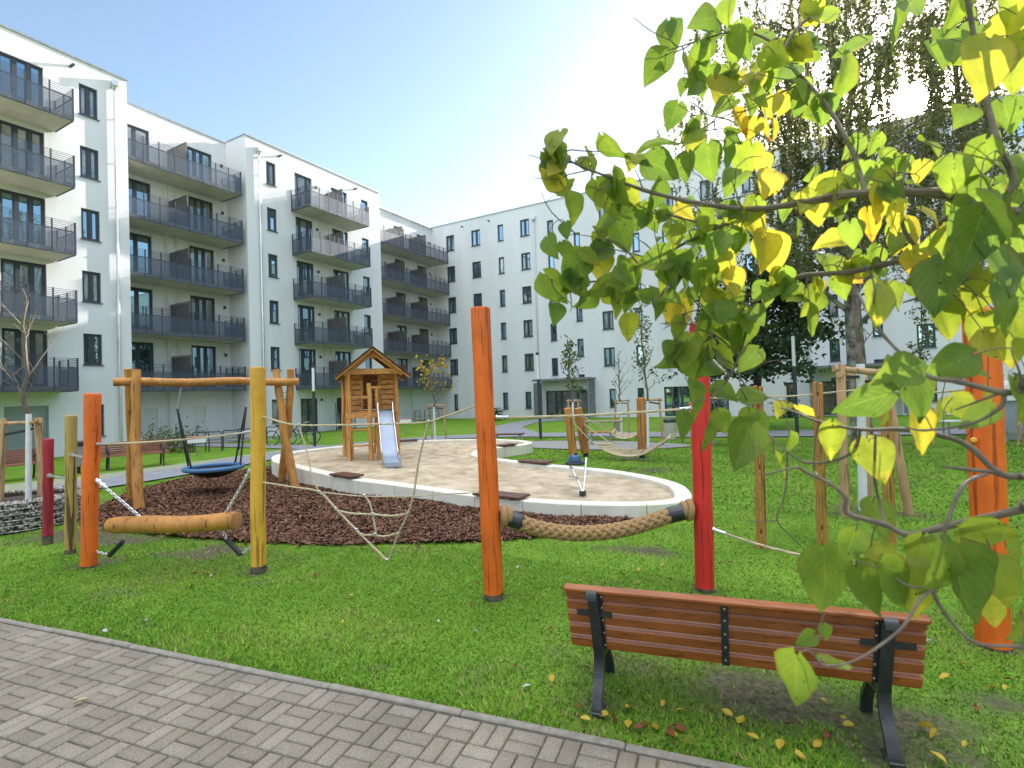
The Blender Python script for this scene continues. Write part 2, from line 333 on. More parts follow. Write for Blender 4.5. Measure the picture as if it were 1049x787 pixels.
    def build(s, name, mats, parent=None, loc=None, sharp=35):
        """ONE mesh object; vertices are given in the world (or thing-local when the parent sits at the origin)"""
        me = bpy.data.meshes.new(name)
        o = bpy.data.objects.new(name, me); COL.objects.link(o)
        off = Vector((0, 0, 0))
        if parent is not None:
            o.parent = parent; p = parent
            while p is not None: off += Vector(p.location); p = p.parent
        elif loc is not None: off = Vector(loc); o.location = loc
        me.from_pydata([tuple(v - off) for v in s.v], [], s.f)
        for mm in (mats if isinstance(mats, (list, tuple)) else [mats]): me.materials.append(mm)
        me.polygons.foreach_set('material_index', s.m); me.polygons.foreach_set('use_smooth', s.sm)
        me.update()
        if any(s.sm): me.set_sharp_from_angle(angle=math.radians(sharp))
        return o

def npmesh(name, verts, faces, m, parent=None, rnd=None, uv=None, loc=None, smooth=False):
    """mesh from arrays: faces all with the same number of corners"""
    me = bpy.data.meshes.new(name); nv, (nf, k) = len(verts), faces.shape
    off = np.zeros(3)
    if parent is not None:
        p = parent
        while p is not None: off += np.array(p.location); p = p.parent
    elif loc is not None: off = np.array(loc, float)
    me.vertices.add(nv); me.vertices.foreach_set('co', (verts - off).astype(np.float32).ravel())
    me.loops.add(nf * k); me.loops.foreach_set('vertex_index', faces.astype(np.int32).ravel())
    me.polygons.add(nf); me.polygons.foreach_set('loop_start', np.arange(0, nf * k, k, dtype=np.int32)); me.polygons.foreach_set('loop_total', np.full(nf, k, np.int32))
    me.materials.append(m)
    if smooth: me.polygons.foreach_set('use_smooth', np.ones(nf, bool))
    if rnd is not None:
        a = me.attributes.new('rnd', 'FLOAT', 'FACE'); a.data.foreach_set('value', rnd.astype(np.float32))
    if uv is not None:
        l = me.uv_layers.new(name='UVMap'); l.data.foreach_set('uv', uv.astype(np.float32).ravel())
    me.update(calc_edges=True); me.validate()
    o = bpy.data.objects.new(name, me); COL.objects.link(o)
    if parent is not None: o.parent = parent
    elif loc is not None: o.location = loc
    return o

def thing(name, label, cat, loc, group=None):
    o = bpy.data.objects.new(name, None); COL.objects.link(o); o.location = loc; o.empty_display_size = .1
    o['label'] = label; o['category'] = cat
    if group: o['group'] = group
    return o
def tag(o, label, cat, group=None):
    o['label'] = label; o['category'] = cat
    if group: o['group'] = group
    return o
def kind(o, k='structure'): o['kind'] = k; return o
def spline(pts, n=8, closed=False):
    pts = [Vector(p) for p in pts]; k = len(pts); out = []
    rngk = range(k) if closed else range(k - 1)
    for i in rngk:
        g = (lambda q: pts[q % k]) if closed else (lambda q: pts[max(0, min(k - 1, q))])
        p0, p1, p2, p3 = g(i - 1), g(i), g(i + 1), g(i + 2)
        for j in range(n):
            t = j / n
            out.append(.5 * ((2 * p1) + (-p0 + p2) * t + (2 * p0 - 5 * p1 + 4 * p2 - p3) * t * t + (-p0 + 3 * p1 - 3 * p2 + p3) * t ** 3))
    if not closed: out.append(pts[-1].copy())
    return out
def inside(x, y, poly):
    """vectorised point in polygon"""
    x = np.asarray(x); y = np.asarray(y); r = np.zeros(x.shape, bool); n = len(poly)
    for i in range(n):
        x1, y1 = poly[i][0], poly[i][1]; x2, y2 = poly[(i + 1) % n][0], poly[(i + 1) % n][1]
        c = ((y1 > y) != (y2 > y)) & (x < (x2 - x1) * (y - y1) / ((y2 - y1) if abs(y2 - y1) > 1e-12 else 1e-12) + x1)
        r ^= c
    return r
def sag(a, b, s, n=14):
    a, b = Vector(a), Vector(b); return [a.lerp(b, i / n) - Vector((0, 0, s * 4 * (i / n) * (1 - i / n))) for i in range(n + 1)]
def twist(path, R_, r, strands=3, pitch=.05, n=6, mb=None, m=0):
    """a laid rope: strands wound round a path"""
    mb = mb or MB(); pts = [Vector(p) for p in path]; L = [0]
    for i in range(1, len(pts)): L.append(L[-1] + (pts[i] - pts[i - 1]).length)
    for k in range(strands):
        q = []; up = Vector((0, 0, 1))
        for i, p in enumerate(pts):
            t = (pts[min(i + 1, len(pts) - 1)] - pts[max(0, i - 1)]).normalized()
            u = up.cross(t).normalized() if abs(t.z) < .95 else Vector((1, 0, 0)); w = t.cross(u)
            a = 2 * math.pi * (L[i] / pitch + k / strands); q.append(p + (u * math.cos(a) + w * math.sin(a)) * R_)
        mb.tube(q, r, n, m)
    return mb

# ---------------------------------------------------------------- light and sky
CLOUD_FILL = 1.3
SUN = Vector(ray(933, 103)).normalized()
EL = math.asin(SUN.z); AZ = math.atan2(SUN.x, SUN.y)
w = bpy.data.worlds.new('World'); SC.world = w; w.use_nodes = True
nt = w.node_tree; N, L = nt.nodes, nt.links; bg = N['Background']; wo = N['World Output']
sky = N.new('ShaderNodeTexSky'); sky.sky_type = 'NISHITA'; sky.sun_disc = False; sky.sun_elevation = EL; sky.sun_rotation = AZ
sky.air_density = 1.15; sky.dust_density = .7; sky.ozone_density = .8; sky.altitude = 0
L.new(sky.outputs[0], bg.inputs[0]); bg.inputs[1].default_value = .094
# the sun's own disc and its bright aureole, as part of the sky
geo = N.new('ShaderNodeNewGeometry'); dt = N.new('ShaderNodeVectorMath'); dt.operation = 'DOT_PRODUCT'
tc = N.new('ShaderNodeTexCoord'); L.new(tc.outputs['Generated'], dt.inputs[0]); dt.inputs[1].default_value = SUN
def band(a0, a1, to, pw):
    q = N.new('ShaderNodeMapRange'); q.interpolation_type = 'SMOOTHSTEP'; q.inputs['From Min'].default_value = math.cos(math.radians(a0)); q.inputs['From Max'].default_value = math.cos(math.radians(a1)); L.new(dt.outputs['Value'], q.inputs['Value'])
    e = N.new('ShaderNodeMath'); e.operation = 'POWER'; e.inputs[1].default_value = pw; L.new(q.outputs[0], e.inputs[0]); f = N.new('ShaderNodeMath'); f.operation = 'MULTIPLY'; f.inputs[1].default_value = to; L.new(e.outputs[0], f.inputs[0]); return f
f1, f2 = band(4.2, .3, 16, 2.0), band(14, .8, .3, 2.0)
mr = N.new('ShaderNodeMath'); mr.operation = 'ADD'; L.new(f1.outputs[0], mr.inputs[0]); L.new(f2.outputs[0], mr.inputs[1])
bg2 = N.new('ShaderNodeBackground'); bg2.inputs[0].default_value = (1, .95, .85, 1); L.new(mr.outputs[0], bg2.inputs[1])
# added unseen fill light in the shape of broken cloud overhead and behind the viewer, the clear blue gap stays to the north-west
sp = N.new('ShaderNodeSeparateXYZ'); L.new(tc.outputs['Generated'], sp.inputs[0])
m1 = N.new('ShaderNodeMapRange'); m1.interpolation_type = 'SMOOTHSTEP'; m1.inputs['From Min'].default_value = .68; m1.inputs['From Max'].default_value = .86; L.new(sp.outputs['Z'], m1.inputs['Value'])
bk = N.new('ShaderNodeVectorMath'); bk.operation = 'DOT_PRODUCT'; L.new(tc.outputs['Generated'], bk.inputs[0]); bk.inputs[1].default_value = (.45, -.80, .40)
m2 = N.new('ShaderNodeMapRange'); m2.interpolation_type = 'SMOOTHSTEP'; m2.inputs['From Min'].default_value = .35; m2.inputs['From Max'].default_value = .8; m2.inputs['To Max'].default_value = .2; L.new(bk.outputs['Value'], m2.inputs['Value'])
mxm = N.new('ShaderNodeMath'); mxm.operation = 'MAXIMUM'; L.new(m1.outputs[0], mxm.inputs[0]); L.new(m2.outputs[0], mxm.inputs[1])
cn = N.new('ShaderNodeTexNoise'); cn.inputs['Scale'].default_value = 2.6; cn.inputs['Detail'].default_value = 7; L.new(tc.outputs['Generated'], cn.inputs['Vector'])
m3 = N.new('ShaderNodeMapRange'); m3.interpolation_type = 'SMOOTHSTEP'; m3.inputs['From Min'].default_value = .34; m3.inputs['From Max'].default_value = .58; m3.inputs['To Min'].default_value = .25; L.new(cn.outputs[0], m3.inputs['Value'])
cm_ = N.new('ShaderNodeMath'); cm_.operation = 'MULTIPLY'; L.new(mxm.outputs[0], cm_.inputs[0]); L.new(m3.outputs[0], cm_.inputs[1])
cs = N.new('ShaderNodeMath'); cs.operation = 'MULTIPLY'; cs.inputs[1].default_value = CLOUD_FILL; L.new(cm_.outputs[0], cs.inputs[0])
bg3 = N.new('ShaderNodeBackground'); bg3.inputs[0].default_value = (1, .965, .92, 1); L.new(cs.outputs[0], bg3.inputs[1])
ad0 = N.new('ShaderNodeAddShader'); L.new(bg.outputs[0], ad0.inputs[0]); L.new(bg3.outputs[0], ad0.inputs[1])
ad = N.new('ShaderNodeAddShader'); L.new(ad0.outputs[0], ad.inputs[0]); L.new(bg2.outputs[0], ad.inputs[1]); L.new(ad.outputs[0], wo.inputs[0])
sl = bpy.data.lights.new('sun', 'SUN'); sl.energy = 5.0; sl.angle = math.radians(.5); sl.color = (1, .93, .82)
so = bpy.data.objects.new('sun', sl); COL.objects.link(so); so.rotation_euler = SUN.to_track_quat('Z', 'Y').to_euler(); so.location = (10, 60, 40)
SC.view_settings.view_transform = 'Standard'; SC.view_settings.look = 'None'; SC.view_settings.exposure = 1.62; SC.view_settings.gamma = 1
SC.cycles.max_bounces = 8; SC.cycles.transparent_max_bounces = 16; SC.cycles.sample_clamp_indirect = 6

# ---------------------------------------------------------------- buildings
M['canopy'] = simple('canopy_metal', (.17, .185, .20), (.22, .235, .25), 3, .45, .3)
ROOF = 17.0; DZ = 2.71
TOPS = [16.0 - DZ * i for i in range(5)]
def wall(mb, P0, U, Nn, u0, u1, z0, z1, holes, deep=.2, m=0):
    """a wall sheet from u0 to u1 along U with recessed openings; Nn points outwards"""
    P0, U, Nn = Vector(P0), Vector(U), Vector(Nn)
    holes = [(max(a, u0), min(b, u1), max(c, z0), min(d, z1)) for a, b, c, d in holes]
    us = sorted({u0, u1, *[h[0] for h in holes], *[h[1] for h in holes]})
    pt = lambda u, z, d=0: P0 + U * u - Nn * d + Vector((0, 0, z))
    def q(a, b, c, d):
        pts = [pt(a, c), pt(b, c), pt(b, d), pt(a, d)]
        n = (pts[1] - pts[0]).cross(pts[2] - pts[0])
        mb.face(pts if n.dot(Nn) > 0 else pts[::-1], m)
    for a, b in zip(us[:-1], us[1:]):
        if b - a < 1e-6: continue
        hs = sorted([h for h in holes if h[0] <= a + 1e-6 and h[1] >= b - 1e-6], key=lambda h: h[2]); z = z0
        for h in hs:
            if h[2] > z + 1e-6: q(a, b, z, h[2])
            z = max(z, h[3])
        if z < z1 - 1e-6: q(a, b, z, z1)
    for a, b, c, d in holes:
        for e in ([pt(a, c), pt(a, d), pt(a, d, deep), pt(a, c, deep)], [pt(b, c), pt(b, c, deep), pt(b, d, deep), pt(b, d)],
                  [pt(a, d), pt(b, d), pt(b, d, deep), pt(a, d, deep)], [pt(a, c), pt(a, c, deep), pt(b, c, deep), pt(b, c)]): mb.face(e, m)
_wc = {}
def window_mesh(w, h, mull, sill, door=False):
    """window built in its own frame: x along the wall, y inwards, z up from the bottom of the opening"""
    key = (round(w, 2), round(h, 2), tuple(mull), sill, door)
    if key in _wc: return _wc[key]
    f = MB(); fw = .07
    f.box((w / 2, .11, fw / 2), (w, .07, fw)); f.box((w / 2, .11, h - fw / 2), (w, .07, fw))
    for x in (fw / 2, w - fw / 2): f.box((x, .11, h / 2), (fw, .066, h - 2 * fw))
    for t in mull: f.box((w * t, .112, h / 2), (.11, .062, h - 2 * fw))
    e = [fw] + [v for t in mull for v in (w * t - .055, w * t + .055)] + [w - fw]
    for a, b in zip(e[::2], e[1::2]):                       # sash inside each light
        for x in (a + .02, b - .02): f.box((x, .118, h / 2), (.04, .05, h - 2 * fw - .002))
        for z in (fw + .02, h - fw - .02): f.box(((a + b) / 2, .118, z), (b - a - .08, .048, .04))
    if sill: f.box((w / 2, .02, -.018), (w + .09, .17, .03))
    if door and mull: f.box((w * mull[0], .07, h * .45), (.02, .03, .14))
    p = MB()
    for a, b in zip(e[::2], e[1::2]): p.face([(a, .125, fw), (b, .125, fw), (b, .125, h - fw), (a, .125, h - fw)])
    fo = f.build('window', M['frame']); po = p.build('pane', M['glass']); fm, pm = fo.data, po.data
    bpy.data.objects.remove(fo); bpy.data.objects.remove(po)
    pale = pm.copy(); pale.materials[0] = M['glass_pale']; warm = pm.copy(); warm.materials[0] = M['glass_warm']
    _wc[key] = (fm, (pm, pale, warm)); return _wc[key]
def put_window(root, name, P, rot, w, h, mull=(), sill=True, glassk=0, door=False):
    fm, pms = window_mesh(w, h, mull, sill, door)
    o = bpy.data.objects.new(name, fm); COL.objects.link(o); o.parent = root; o.location = Vector(P) - Vector(root.location); o.rotation_euler = (0, 0, rot)
    p = bpy.data.objects.new('pane', pms[glassk]); COL.objects.link(p); p.parent = o
    return o
# rotation: facing +X (left wing): x of the window runs along +Y, inwards is -X  -> rot 90deg
RX = math.pi / 2
# facing -Y (right wing): x along +X, inwards +Y -> rot 0
XA, XB, XC, XD = -27.1, -29.1, -27.25, -29.3; YR = 37.86
YAB, YBC, YCD = 12.6, 18.6, 29.15
left = thing('apartment_building', 'white six-storey apartment block with staggered bays and rows of dark balconies along the left side', 'building', (-30, 18, 0))
holesA, holesB, holesC, holesD = [], [], [], []
wins = []
def lw(holes, X, y0, y1, ztop, h, name='window', mull=(), sill=True, g=0):
    holes.append((y0, y1, ztop - h, ztop)); wins.append((name, (X, y0, ztop - h), y1 - y0, h, mull, sill, g, name != 'window'))
for i, t in enumerate(TOPS):
    lw(holesA, XA, 10.75, 11.44, t, 1.34, mull=(.5,))
    lw(holesA, XA, 8.12, 9.53, t, 2.27, 'balcony_door', (.36, .68), False)
    lw(holesA, XA, 4.6, 6.0, t, 2.27, 'balcony_door', (.36, .68), False)
    lw(holesB, XB, 13.2, 14.54, t, 2.27, 'balcony_door', (.48,), False)
    lw(holesB, XB, 16.42, 17.78, t, 2.27, 'balcony_door', (.32, .60), False, (0, 0, 0, 2, 0)[i])
    lw(holesC, XC, 19.87, 20.5, t, 1.34, mull=(.3,))
    lw(holesC, XC, 21.82, 23.1, t, 2.27, 'balcony_door', (.27, .74), False)
    lw(holesC, XC, 24.65, 26.02, t, 2.27, 'balcony_door', (.3, .62), False)
    lw(holesC, XC, 27.33, 27.98, t, 1.34, mull=())
    lw(holesD, XD, 32.95, 34.2, t, 2.27, 'balcony_door', (.5,), False)
    lw(holesD, XD, 35.8, 37.0, t, 2.27, 'balcony_door', (.5,), False)
lw(holesA, XA, 10.75, 11.47, 2.1, 1.36, mull=(.5,))
lw(holesC, XC, 19.87, 20.43, 2.1, 1.36)
lw(holesC, XC, 21.85, 23.13, 2.1, 2.08, 'entrance_door', (.5,), False)
lw(holesC, XC, 24.67, 25.6, 2.1, 2.08, 'entrance_door', (.5,), False)
for hh, (a, b, z0, z1) in ((holesA, (8.15, 9.53, .02, 2.12)), (holesB, (14.05, 14.66, .02, 1.84)), (holesB, (16.45, 17.13, .02, 1.86)), (holesD, (31.0, 31.8, .02, 2.0))): hh.append((a, b, z0, z1))
wb = MB(); nx = (1, 0, 0)
wall(wb, (XA, 0, 0), (0, 1, 0), nx, -6, YAB, -.3, ROOF, holesA)
wall(wb, (XB, 0, 0), (0, 1, 0), nx, YAB, YBC, -.3, ROOF, holesB)
wall(wb, (XC, 0, 0), (0, 1, 0), nx, YBC, YCD, -.3, ROOF, holesC)
wall(wb, (XD, 0, 0), (0, 1, 0), nx, YCD, YR, -.3, ROOF, holesD)
for (y, xa, xb, n) in ((YAB, XB, XA, 1), (YBC, XB, XC, -1), (YCD, XD, XC, 1)): wall(wb, (0, y, 0), (1, 0, 0), (0, n, 0), xa, xb, -.3, ROOF, [])
wall(wb, (0, -6, 0), (1, 0, 0), (0, -1, 0), -41, XA, -.3, ROOF, []); wall(wb, (-41, 0, 0), (0, 1, 0), (-1, 0, 0), -6, YR, -.3, ROOF, [])
wb.face([(-41, -6, ROOF - .1), (XB, -6, ROOF - .1), (XB, YR, ROOF - .1), (-41, YR, ROOF - .1)])
wb.face([(XB, -6, ROOF - .1), (XA, -6, ROOF - .1), (XA, YAB, ROOF - .1), (XB, YAB, ROOF - .1)]); wb.face([(XB, YBC, ROOF - .1), (XC, YBC, ROOF - .1), (XC, YCD, ROOF - .1), (XB, YCD, ROOF - .1)])
wb.build('wall', M['plaster'], left)
cap = MB()
edge = [(XA, -6), (XA, YAB), (XB, YAB), (XB, YBC), (XC, YBC), (XC, YCD), (XD, YCD), (XD, YR - .15)]
for a, b in zip(edge[:-1], edge[1:]):
    dx, dy = b[0] - a[0], b[1] - a[1]; ln = math.hypot(dx, dy); ex, ey = dx / ln * .06, dy / ln * .06
    if abs(dy) > abs(dx): cap.box(((a[0] + b[0]) / 2 - .12, (a[1] + b[1]) / 2, ROOF + .03), (.34, ln + .08, .08))
    else: cap.box(((a[0] + b[0]) / 2, a[1] + (-.12 if a[0] > b[0] else .12), ROOF + .0325), (ln - .3, .3, .075))
cap.build('roof_edge', M['grey_metal'], left)
for (name, P, w_, h, mull, sill, g, dr) in wins: put_window(left, name, P, RX, w_, h, mull, sill, g or int(rng.choice([0, 0, 0, 0, 0, 2, 1])), dr)
# plain doors on the ground floor
def flat_door(root, X, y0, y1, z1, m, name, slats=False):
    d = MB(); w_ = y1 - y0
    d.box((X - .09, (y0 + y1) / 2, z1 / 2 + .01), (.05, w_ - .1, z1 - .06), bev=.004)
    for y in (y0 + .025, y1 - .025): d.box((X - .07, y, z1 / 2 + .01), (.09, .05, z1 - .02))
    d.box((X - .07, (y0 + y1) / 2, z1 - .03), (.088, w_ - .1, .05))
    if slats:
        for k in range(8): d.box((X - .062, (y0 + y1) / 2, .2 + k * .23), (.012, w_ - .12, .02))
    o = d.build(name, m, root)
    h = MB(); h.box((X - .045, y1 - .17, 1.0), (.05, .03, .16)); h.build('handle', M['grey_metal'], o)
flat_door(left, XA, 8.15, 9.53, 2.12, M['door_grey'], 'garage_door', True)
flat_door(left, XB, 14.05, 14.66, 1.84, M['door_white'], 'service_door'); flat_door(left, XB, 16.45, 17.13, 1.86, M['door_white'], 'service_door')
flat_door(left, XD, 31.0, 31.8, 2.0, M['door_white'], 'service_door')
# balconies
def balcony(root, Xw, Xf, y0, y1, rail, step, ends=(True, True), dividers=()):
    z0 = rail - .92
    s = MB(); s.box(((Xw + Xf) / 2 + .005, (y0 + y1) / 2, z0 + .09), (Xf - Xw - .01, y1 - y0 - .01, .18))
    b = s.build('balcony', M['concrete_soffit'], root)
    r = MB(); p = MB()
    runs = [((Xf + .03, y0 - .02), (Xf + .03, y1 + .02))]
    if ends[0]: runs.append(((Xw + .02, y0 - .02), (Xf, y0 - .02)))
    if ends[1]: runs.append(((Xw + .02, y1 + .02), (Xf, y1 + .02)))
    for k, (a, c) in enumerate(runs):
        A, B_ = Vector((*a, 0)), Vector((*c, 0)); ln = (B_ - A).length; n = max(1, round(ln / step)); tdir = (B_ - A) / ln
        r.bar(A + V(0, 0, rail), B_ + V(0, 0, rail), .05, .035)
        for j in range(n + 1):
            q = A + tdir * (ln * j / n)
            r.box((q.x, q.y, rail - .26), (.045, .045, 1.28))
        for j in range(5): r.bar(A + V(0, 0, rail + .07 + j * .072), B_ + V(0, 0, rail + .07 + j * .072), .014, .014)
        r.bar(A + V(0, 0, z0 - .005), B_ + V(0, 0, z0 - .005), .05, .03)
        for j in range(n):
            q1, q2 = A + tdir * (ln * j / n + .03), A + tdir * (ln * (j + 1) / n - .03)
            off = Vector((.028, 0, 0)) if k == 0 else Vector((0, -.028 if k == 1 and ends[0] else .028, 0))
            p.face([q1 + off + V(0, 0, z0 + .01), q2 + off + V(0, 0, z0 + .01), q2 + off + V(0, 0, rail - .03), q1 + off + V(0, 0, rail - .03)])
    r.build('railing', M['rail'], b); p.build('railing_panels', M['panel'], b)
    for dy in dividers:
        d = MB(); xm = Xw + (Xf - Xw) * .5
        zf = z0 + .2
        d.box(((Xw + xm) / 2 + .02, dy, zf + .8), (xm - Xw - .07, .03, 1.55)); d.box(((Xf + xm) / 2, dy, zf + .8), (Xf - xm - .07, .03, 1.55))
        for x in (Xw + .02, xm, Xf - .03): d.box((x, dy, zf + .8), (.05, .05, 1.62))
        d.box(((Xw + Xf) / 2, dy, zf + 1.62), (Xf - Xw - .03, .06, .03))
        d.build('divider_screen', M['screen'], b)
for i in range(5):
    rz = 14.42 - DZ * i
    balcony(left, XA, -25.5, 3.9, 9.88, rz, .75)
    balcony(left, XB, -27.35, 12.66, 18.3, rz, .68, (False, True), (15.41,))
    balcony(left, XC, -25.6, 21.56, 26.3, rz, .66, (True, True), (24.1,))
    balcony(left, XD, -27.5, 29.2, 37.7, rz, .62, (False, False), (31.9, 34.75))
# ground-floor trellis screen
tr = MB(); 
for y in (23.72, 24.2, 24.68, 25.3): tr.box((XC + .95, y, .9), (.05, .04, 1.75))
for z in (.1, .55, 1.0, 1.45, 1.76): tr.box((XC + .95, 24.5, z), (.036, 1.6, .035))
tr.build('trellis_screen', M['anthracite'], left)
# downpipes with hopper heads, spouts, lamps
def downpipe(root, P, ztop, hopper=True, m='zinc', r=.06, dirn=(1, 0, 0), z0=.02):
    d = MB(); n = Vector(dirn); q = Vector(P) + n * .1
    d.tube([q + V(0, 0, z0), q + V(0, 0, ztop)], r, 10)
    z = z0 + .9
    while z < ztop - .5:
        d.tube([q + V(0, 0, z), q + V(0, 0, z + .05)], r * 1.25, 10); d.bar(q + V(0, 0, z + .025), Vector(P) + V(0, 0, z + .025), .03, .03); z += 2.0
    o = d.build('downpipe', M[m], root)
    if hopper:
        h = MB(); h.box(Vector(P) + n * .14 + V(0, 0, ztop + .2), (.26, .26, .3), bev=.02); h.lathe([(.12, .05), (.06, -.12)], Vector(P) + n * .12 + V(0, 0, ztop), 12)
        h.build('hopper_head', M['zinc'], o)
downpipe(left, (XA, 12.06, 0), 16.35); downpipe(left, (XC, 19.36, 0), 16.2)
for y in (15.2, 15.72): downpipe(left, (XB, y, 0), 13.4, False, 'white_pipe', .045)
for y in (23.75, 24.35): downpipe(left, (XC, y, 0), 13.4, False, 'white_pipe', .04)
for y in (31.2, 34.5): downpipe(left, (XD, y, 0), 13.4, False, 'white_pipe', .04)
for (x, y, z) in ((XA, 10.46, 16.55), (XC, 20.7, 16.55), (XC, 26.7, 16.5)):
    t = MB(); t.tube([(x, y, z), (x + .3, y, z - .01)], .06, 12, capm=0); t.build('overflow_spout', M['anthracite'], left)
for i in range(6):
    for (x, y) in ((XB, 18.3), (XC, 23.4), (XD, 30.2), (XD, 37.4)):
        if i == 5 and x != XC: continue
        l_ = MB(); l_.box((x + .06, y, 15.55 - DZ * i), (.12, .12, .16), bev=.02); l_.build('wall_lamp', M['anthracite'], left)
pl = MB(); pl.box((XB + .02, 17.4, 2.2), (.04, .42, .16), bev=.01); pl.build('name_plate', M['white'], left)

# right wing
right = thing('apartment_building', 'long white apartment wing in shade across the back with rows of small dark windows', 'building', (0, 44, 0))
H, W2 = [], []
def rw(x0, x1, ztop, h=1.36, mull=(), g=0, name='window', sill=True):
    H.append((x0, x1, ztop - h, ztop)); W2.append((name, x0, x1, ztop, h, mull, g, sill))
for per in range(4):
    o = 18.72 * per
    cols = [(-27.72, -26.85, 'n', (.55,)), (-25.06, -24.17, 'n', (.55,)), (-22.43, -21.9, 'n', ()), (-20.3, -19.47, 'n', (.5,)), (-17.9, -17.36, 'e', ()), (-15.68, -15.17, 'f', ()), (-13.6, -12.75, 'n', (.55,)), (-11.14, -10.6, 'n', ())]
    for (a, b, k, mull) in cols:
        if a + o > 31: continue
        for i in range(5):
            zt = {'n': TOPS[i], 'e': TOPS[i] - .5, 'f': TOPS[i] - 1.88}[k]
            g = rng.choice([0, 0, 0, 0, 1, 2, 0]); rw(a + o, b + o, zt, 1.36, mull, int(g))
    for (a, b) in ((-27.4, -26.97), (-22.44, -21.93), (-20.34, -19.8), (-13.28, -12.8), (-11.16, -10.69)):
        if a + o < 31: rw(a + o, b + o, 2.1, 1.36)
    if per < 3: rw(-18.5 + o, -15.0 + o, 2.1, 2.06, (.24, .38, .76), 2, 'glazed_entrance', False)
for (a, b, mm) in ((-9.27, -7.45, (.33, .66)), (-6.3, -5.04, (.5,)), (9.5, 11.3, (.33, .66)), (12.4, 13.7, (.5,))): rw(a, b, 2.1, 2.06, mm, 0, 'terrace_door', False)
rb = MB(); wall(rb, (0, YR, 0), (1, 0, 0), (0, -1, 0), -41, 34, -.3, ROOF, H, .2)
wall(rb, (34, 0, 0), (0, 1, 0), (1, 0, 0), YR, 50, -.3, ROOF, []); wall(rb, (0, 50, 0), (1, 0, 0), (0, 1, 0), -41, 34, -.3, ROOF, []); wall(rb, (-41, 0, 0), (0, 1, 0), (-1, 0, 0), YR, 50, -.3, ROOF, [])
rb.face([(-41, YR, ROOF - .1), (34, YR, ROOF - .1), (34, 50, ROOF - .1), (-41, 50, ROOF - .1)])
rb.build('wall', M['plaster'], right)
cp = MB(); cp.box((2.35, YR + .11, ROOF + .035), (63.4, .34, .07)); cp.build('roof_edge', M['grey_metal'], right)
hid = MB()
for (name, a, b, zt, h, mull, g, sill) in W2:
    if a > 10.6:
        hid.face([(a, YR + .12, zt - h), (b, YR + .12, zt - h), (b, YR + .12, zt), (a, YR + .12, zt)]); continue
    put_window(right, name, (a, YR, zt - h), 0, b - a, h, mull, sill, g)
kind(hid.build('far_window', M['glass'], right), 'stuff')
downpipe(right, (-19.0, YR, 0), 15.7, True, 'zinc', .05, (0, -1, 0)); downpipe(right, (-.28, YR, 0), 15.7, True, 'zinc', .05, (0, -1, 0))
for x in (-25.9, -23.2, -12.0, -4.5, 6.5):
    t = MB(); t.tube([(x, YR, 16.5), (x, YR - .22, 16.49)], .055, 10); t.build('overflow_spout', M['anthracite'], right)
for o in (0, 18.72):
    c = MB(); x0, x1 = -18.85 + o, -14.3 + o; y0 = YR - 1.5
    c.box(((x0 + x1) / 2, (y0 + YR) / 2, 2.96), (x1 - x0, YR - y0 - .01, .12)); c.box(((x0 + x1) / 2, y0 - .02, 2.93), (x1 - x0 + .06, .06, .16))
    for x in (x0 + .06, x1 - .06): c.box((x, y0 + .06, 1.36), (.07, .07, 2.7))
    for z in (.9, 1.9): c.box((x1 - .06, (y0 + YR) / 2, z), (.05, YR - y0 - .2, .05)); c.box((x0 + .06, (y0 + YR) / 2, z), (.05, YR - y0 - .2, .05))
    cn = c.build('entrance_canopy', M['canopy'], right)
    f = MB(); f.box(((x0 + x1) / 2 + .05, YR - .03, 2.5), (4.1, .05, .72)); f.build('fascia_panel', M['door_white'], cn)
    for x in (x0 + .06, x1 - .06):
        g = MB(); g.face([(x, y0 + .15, .1), (x, YR - .05, .1), (x, YR - .05, 2.75), (x, y0 + .15, 2.75)])
        g.build('side_glass', M['panel'], cn)
# ---------------------------------------------------------------- ground
def kerb_y(x): return 3.035 + .153 * x
MULCH = [G(*q).to_2d() for q in ((95, 530), (104, 520), (120, 510), (150, 500.6), (192, 490), (256, 481), (290, 478))] + [Vector((-11.5, 9.6)), Vector((-8, 8.4)), Vector((-2.6, 8.2))] + [G(*q).to_2d() for q in ((650, 536), (630, 543), (573, 550), (512, 555), (440, 558), (350, 561), (256, 557), (187, 552), (107, 544))]
SB = [(-11.9, 8.78), (-12.9, 9.35), (-13.7, 10.1), (-14.05, 11.3), (-13.75, 12.75), (-13.1, 13.95), (-12.0, 15.0), (-10.8, 15.8), (-9.9, 16.25), (-8.9, 16.3), (-8.3, 15.85), (-8.2, 15.1), (-8.5, 14.1), (-8.55, 13.3), (-8.3, 12.65), (-7.9, 12.25), (-7.3, 12.0), (-6.5, 11.82), (-5.4, 11.62), (-3.95, 11.22), (-2.9, 10.6), (-2.2, 9.9), (-1.85, 9.1), (-1.78, 8.5), (-2.1, 8.05), (-2.7, 7.75), (-3.5, 7.58), (-4.55, 7.55), (-5.4, 7.66), (-6.2, 7.73), (-7.2, 7.8), (-7.95, 7.82), (-8.5, 7.86), (-9.0, 7.97), (-10.4, 8.32)]
SBO = [p.to_2d() for p in spline([(a, b, 0) for a, b in SB], 8, True)]
def kz(x): return min(.42, .23 + .032 * max(0, -5.5 - x))
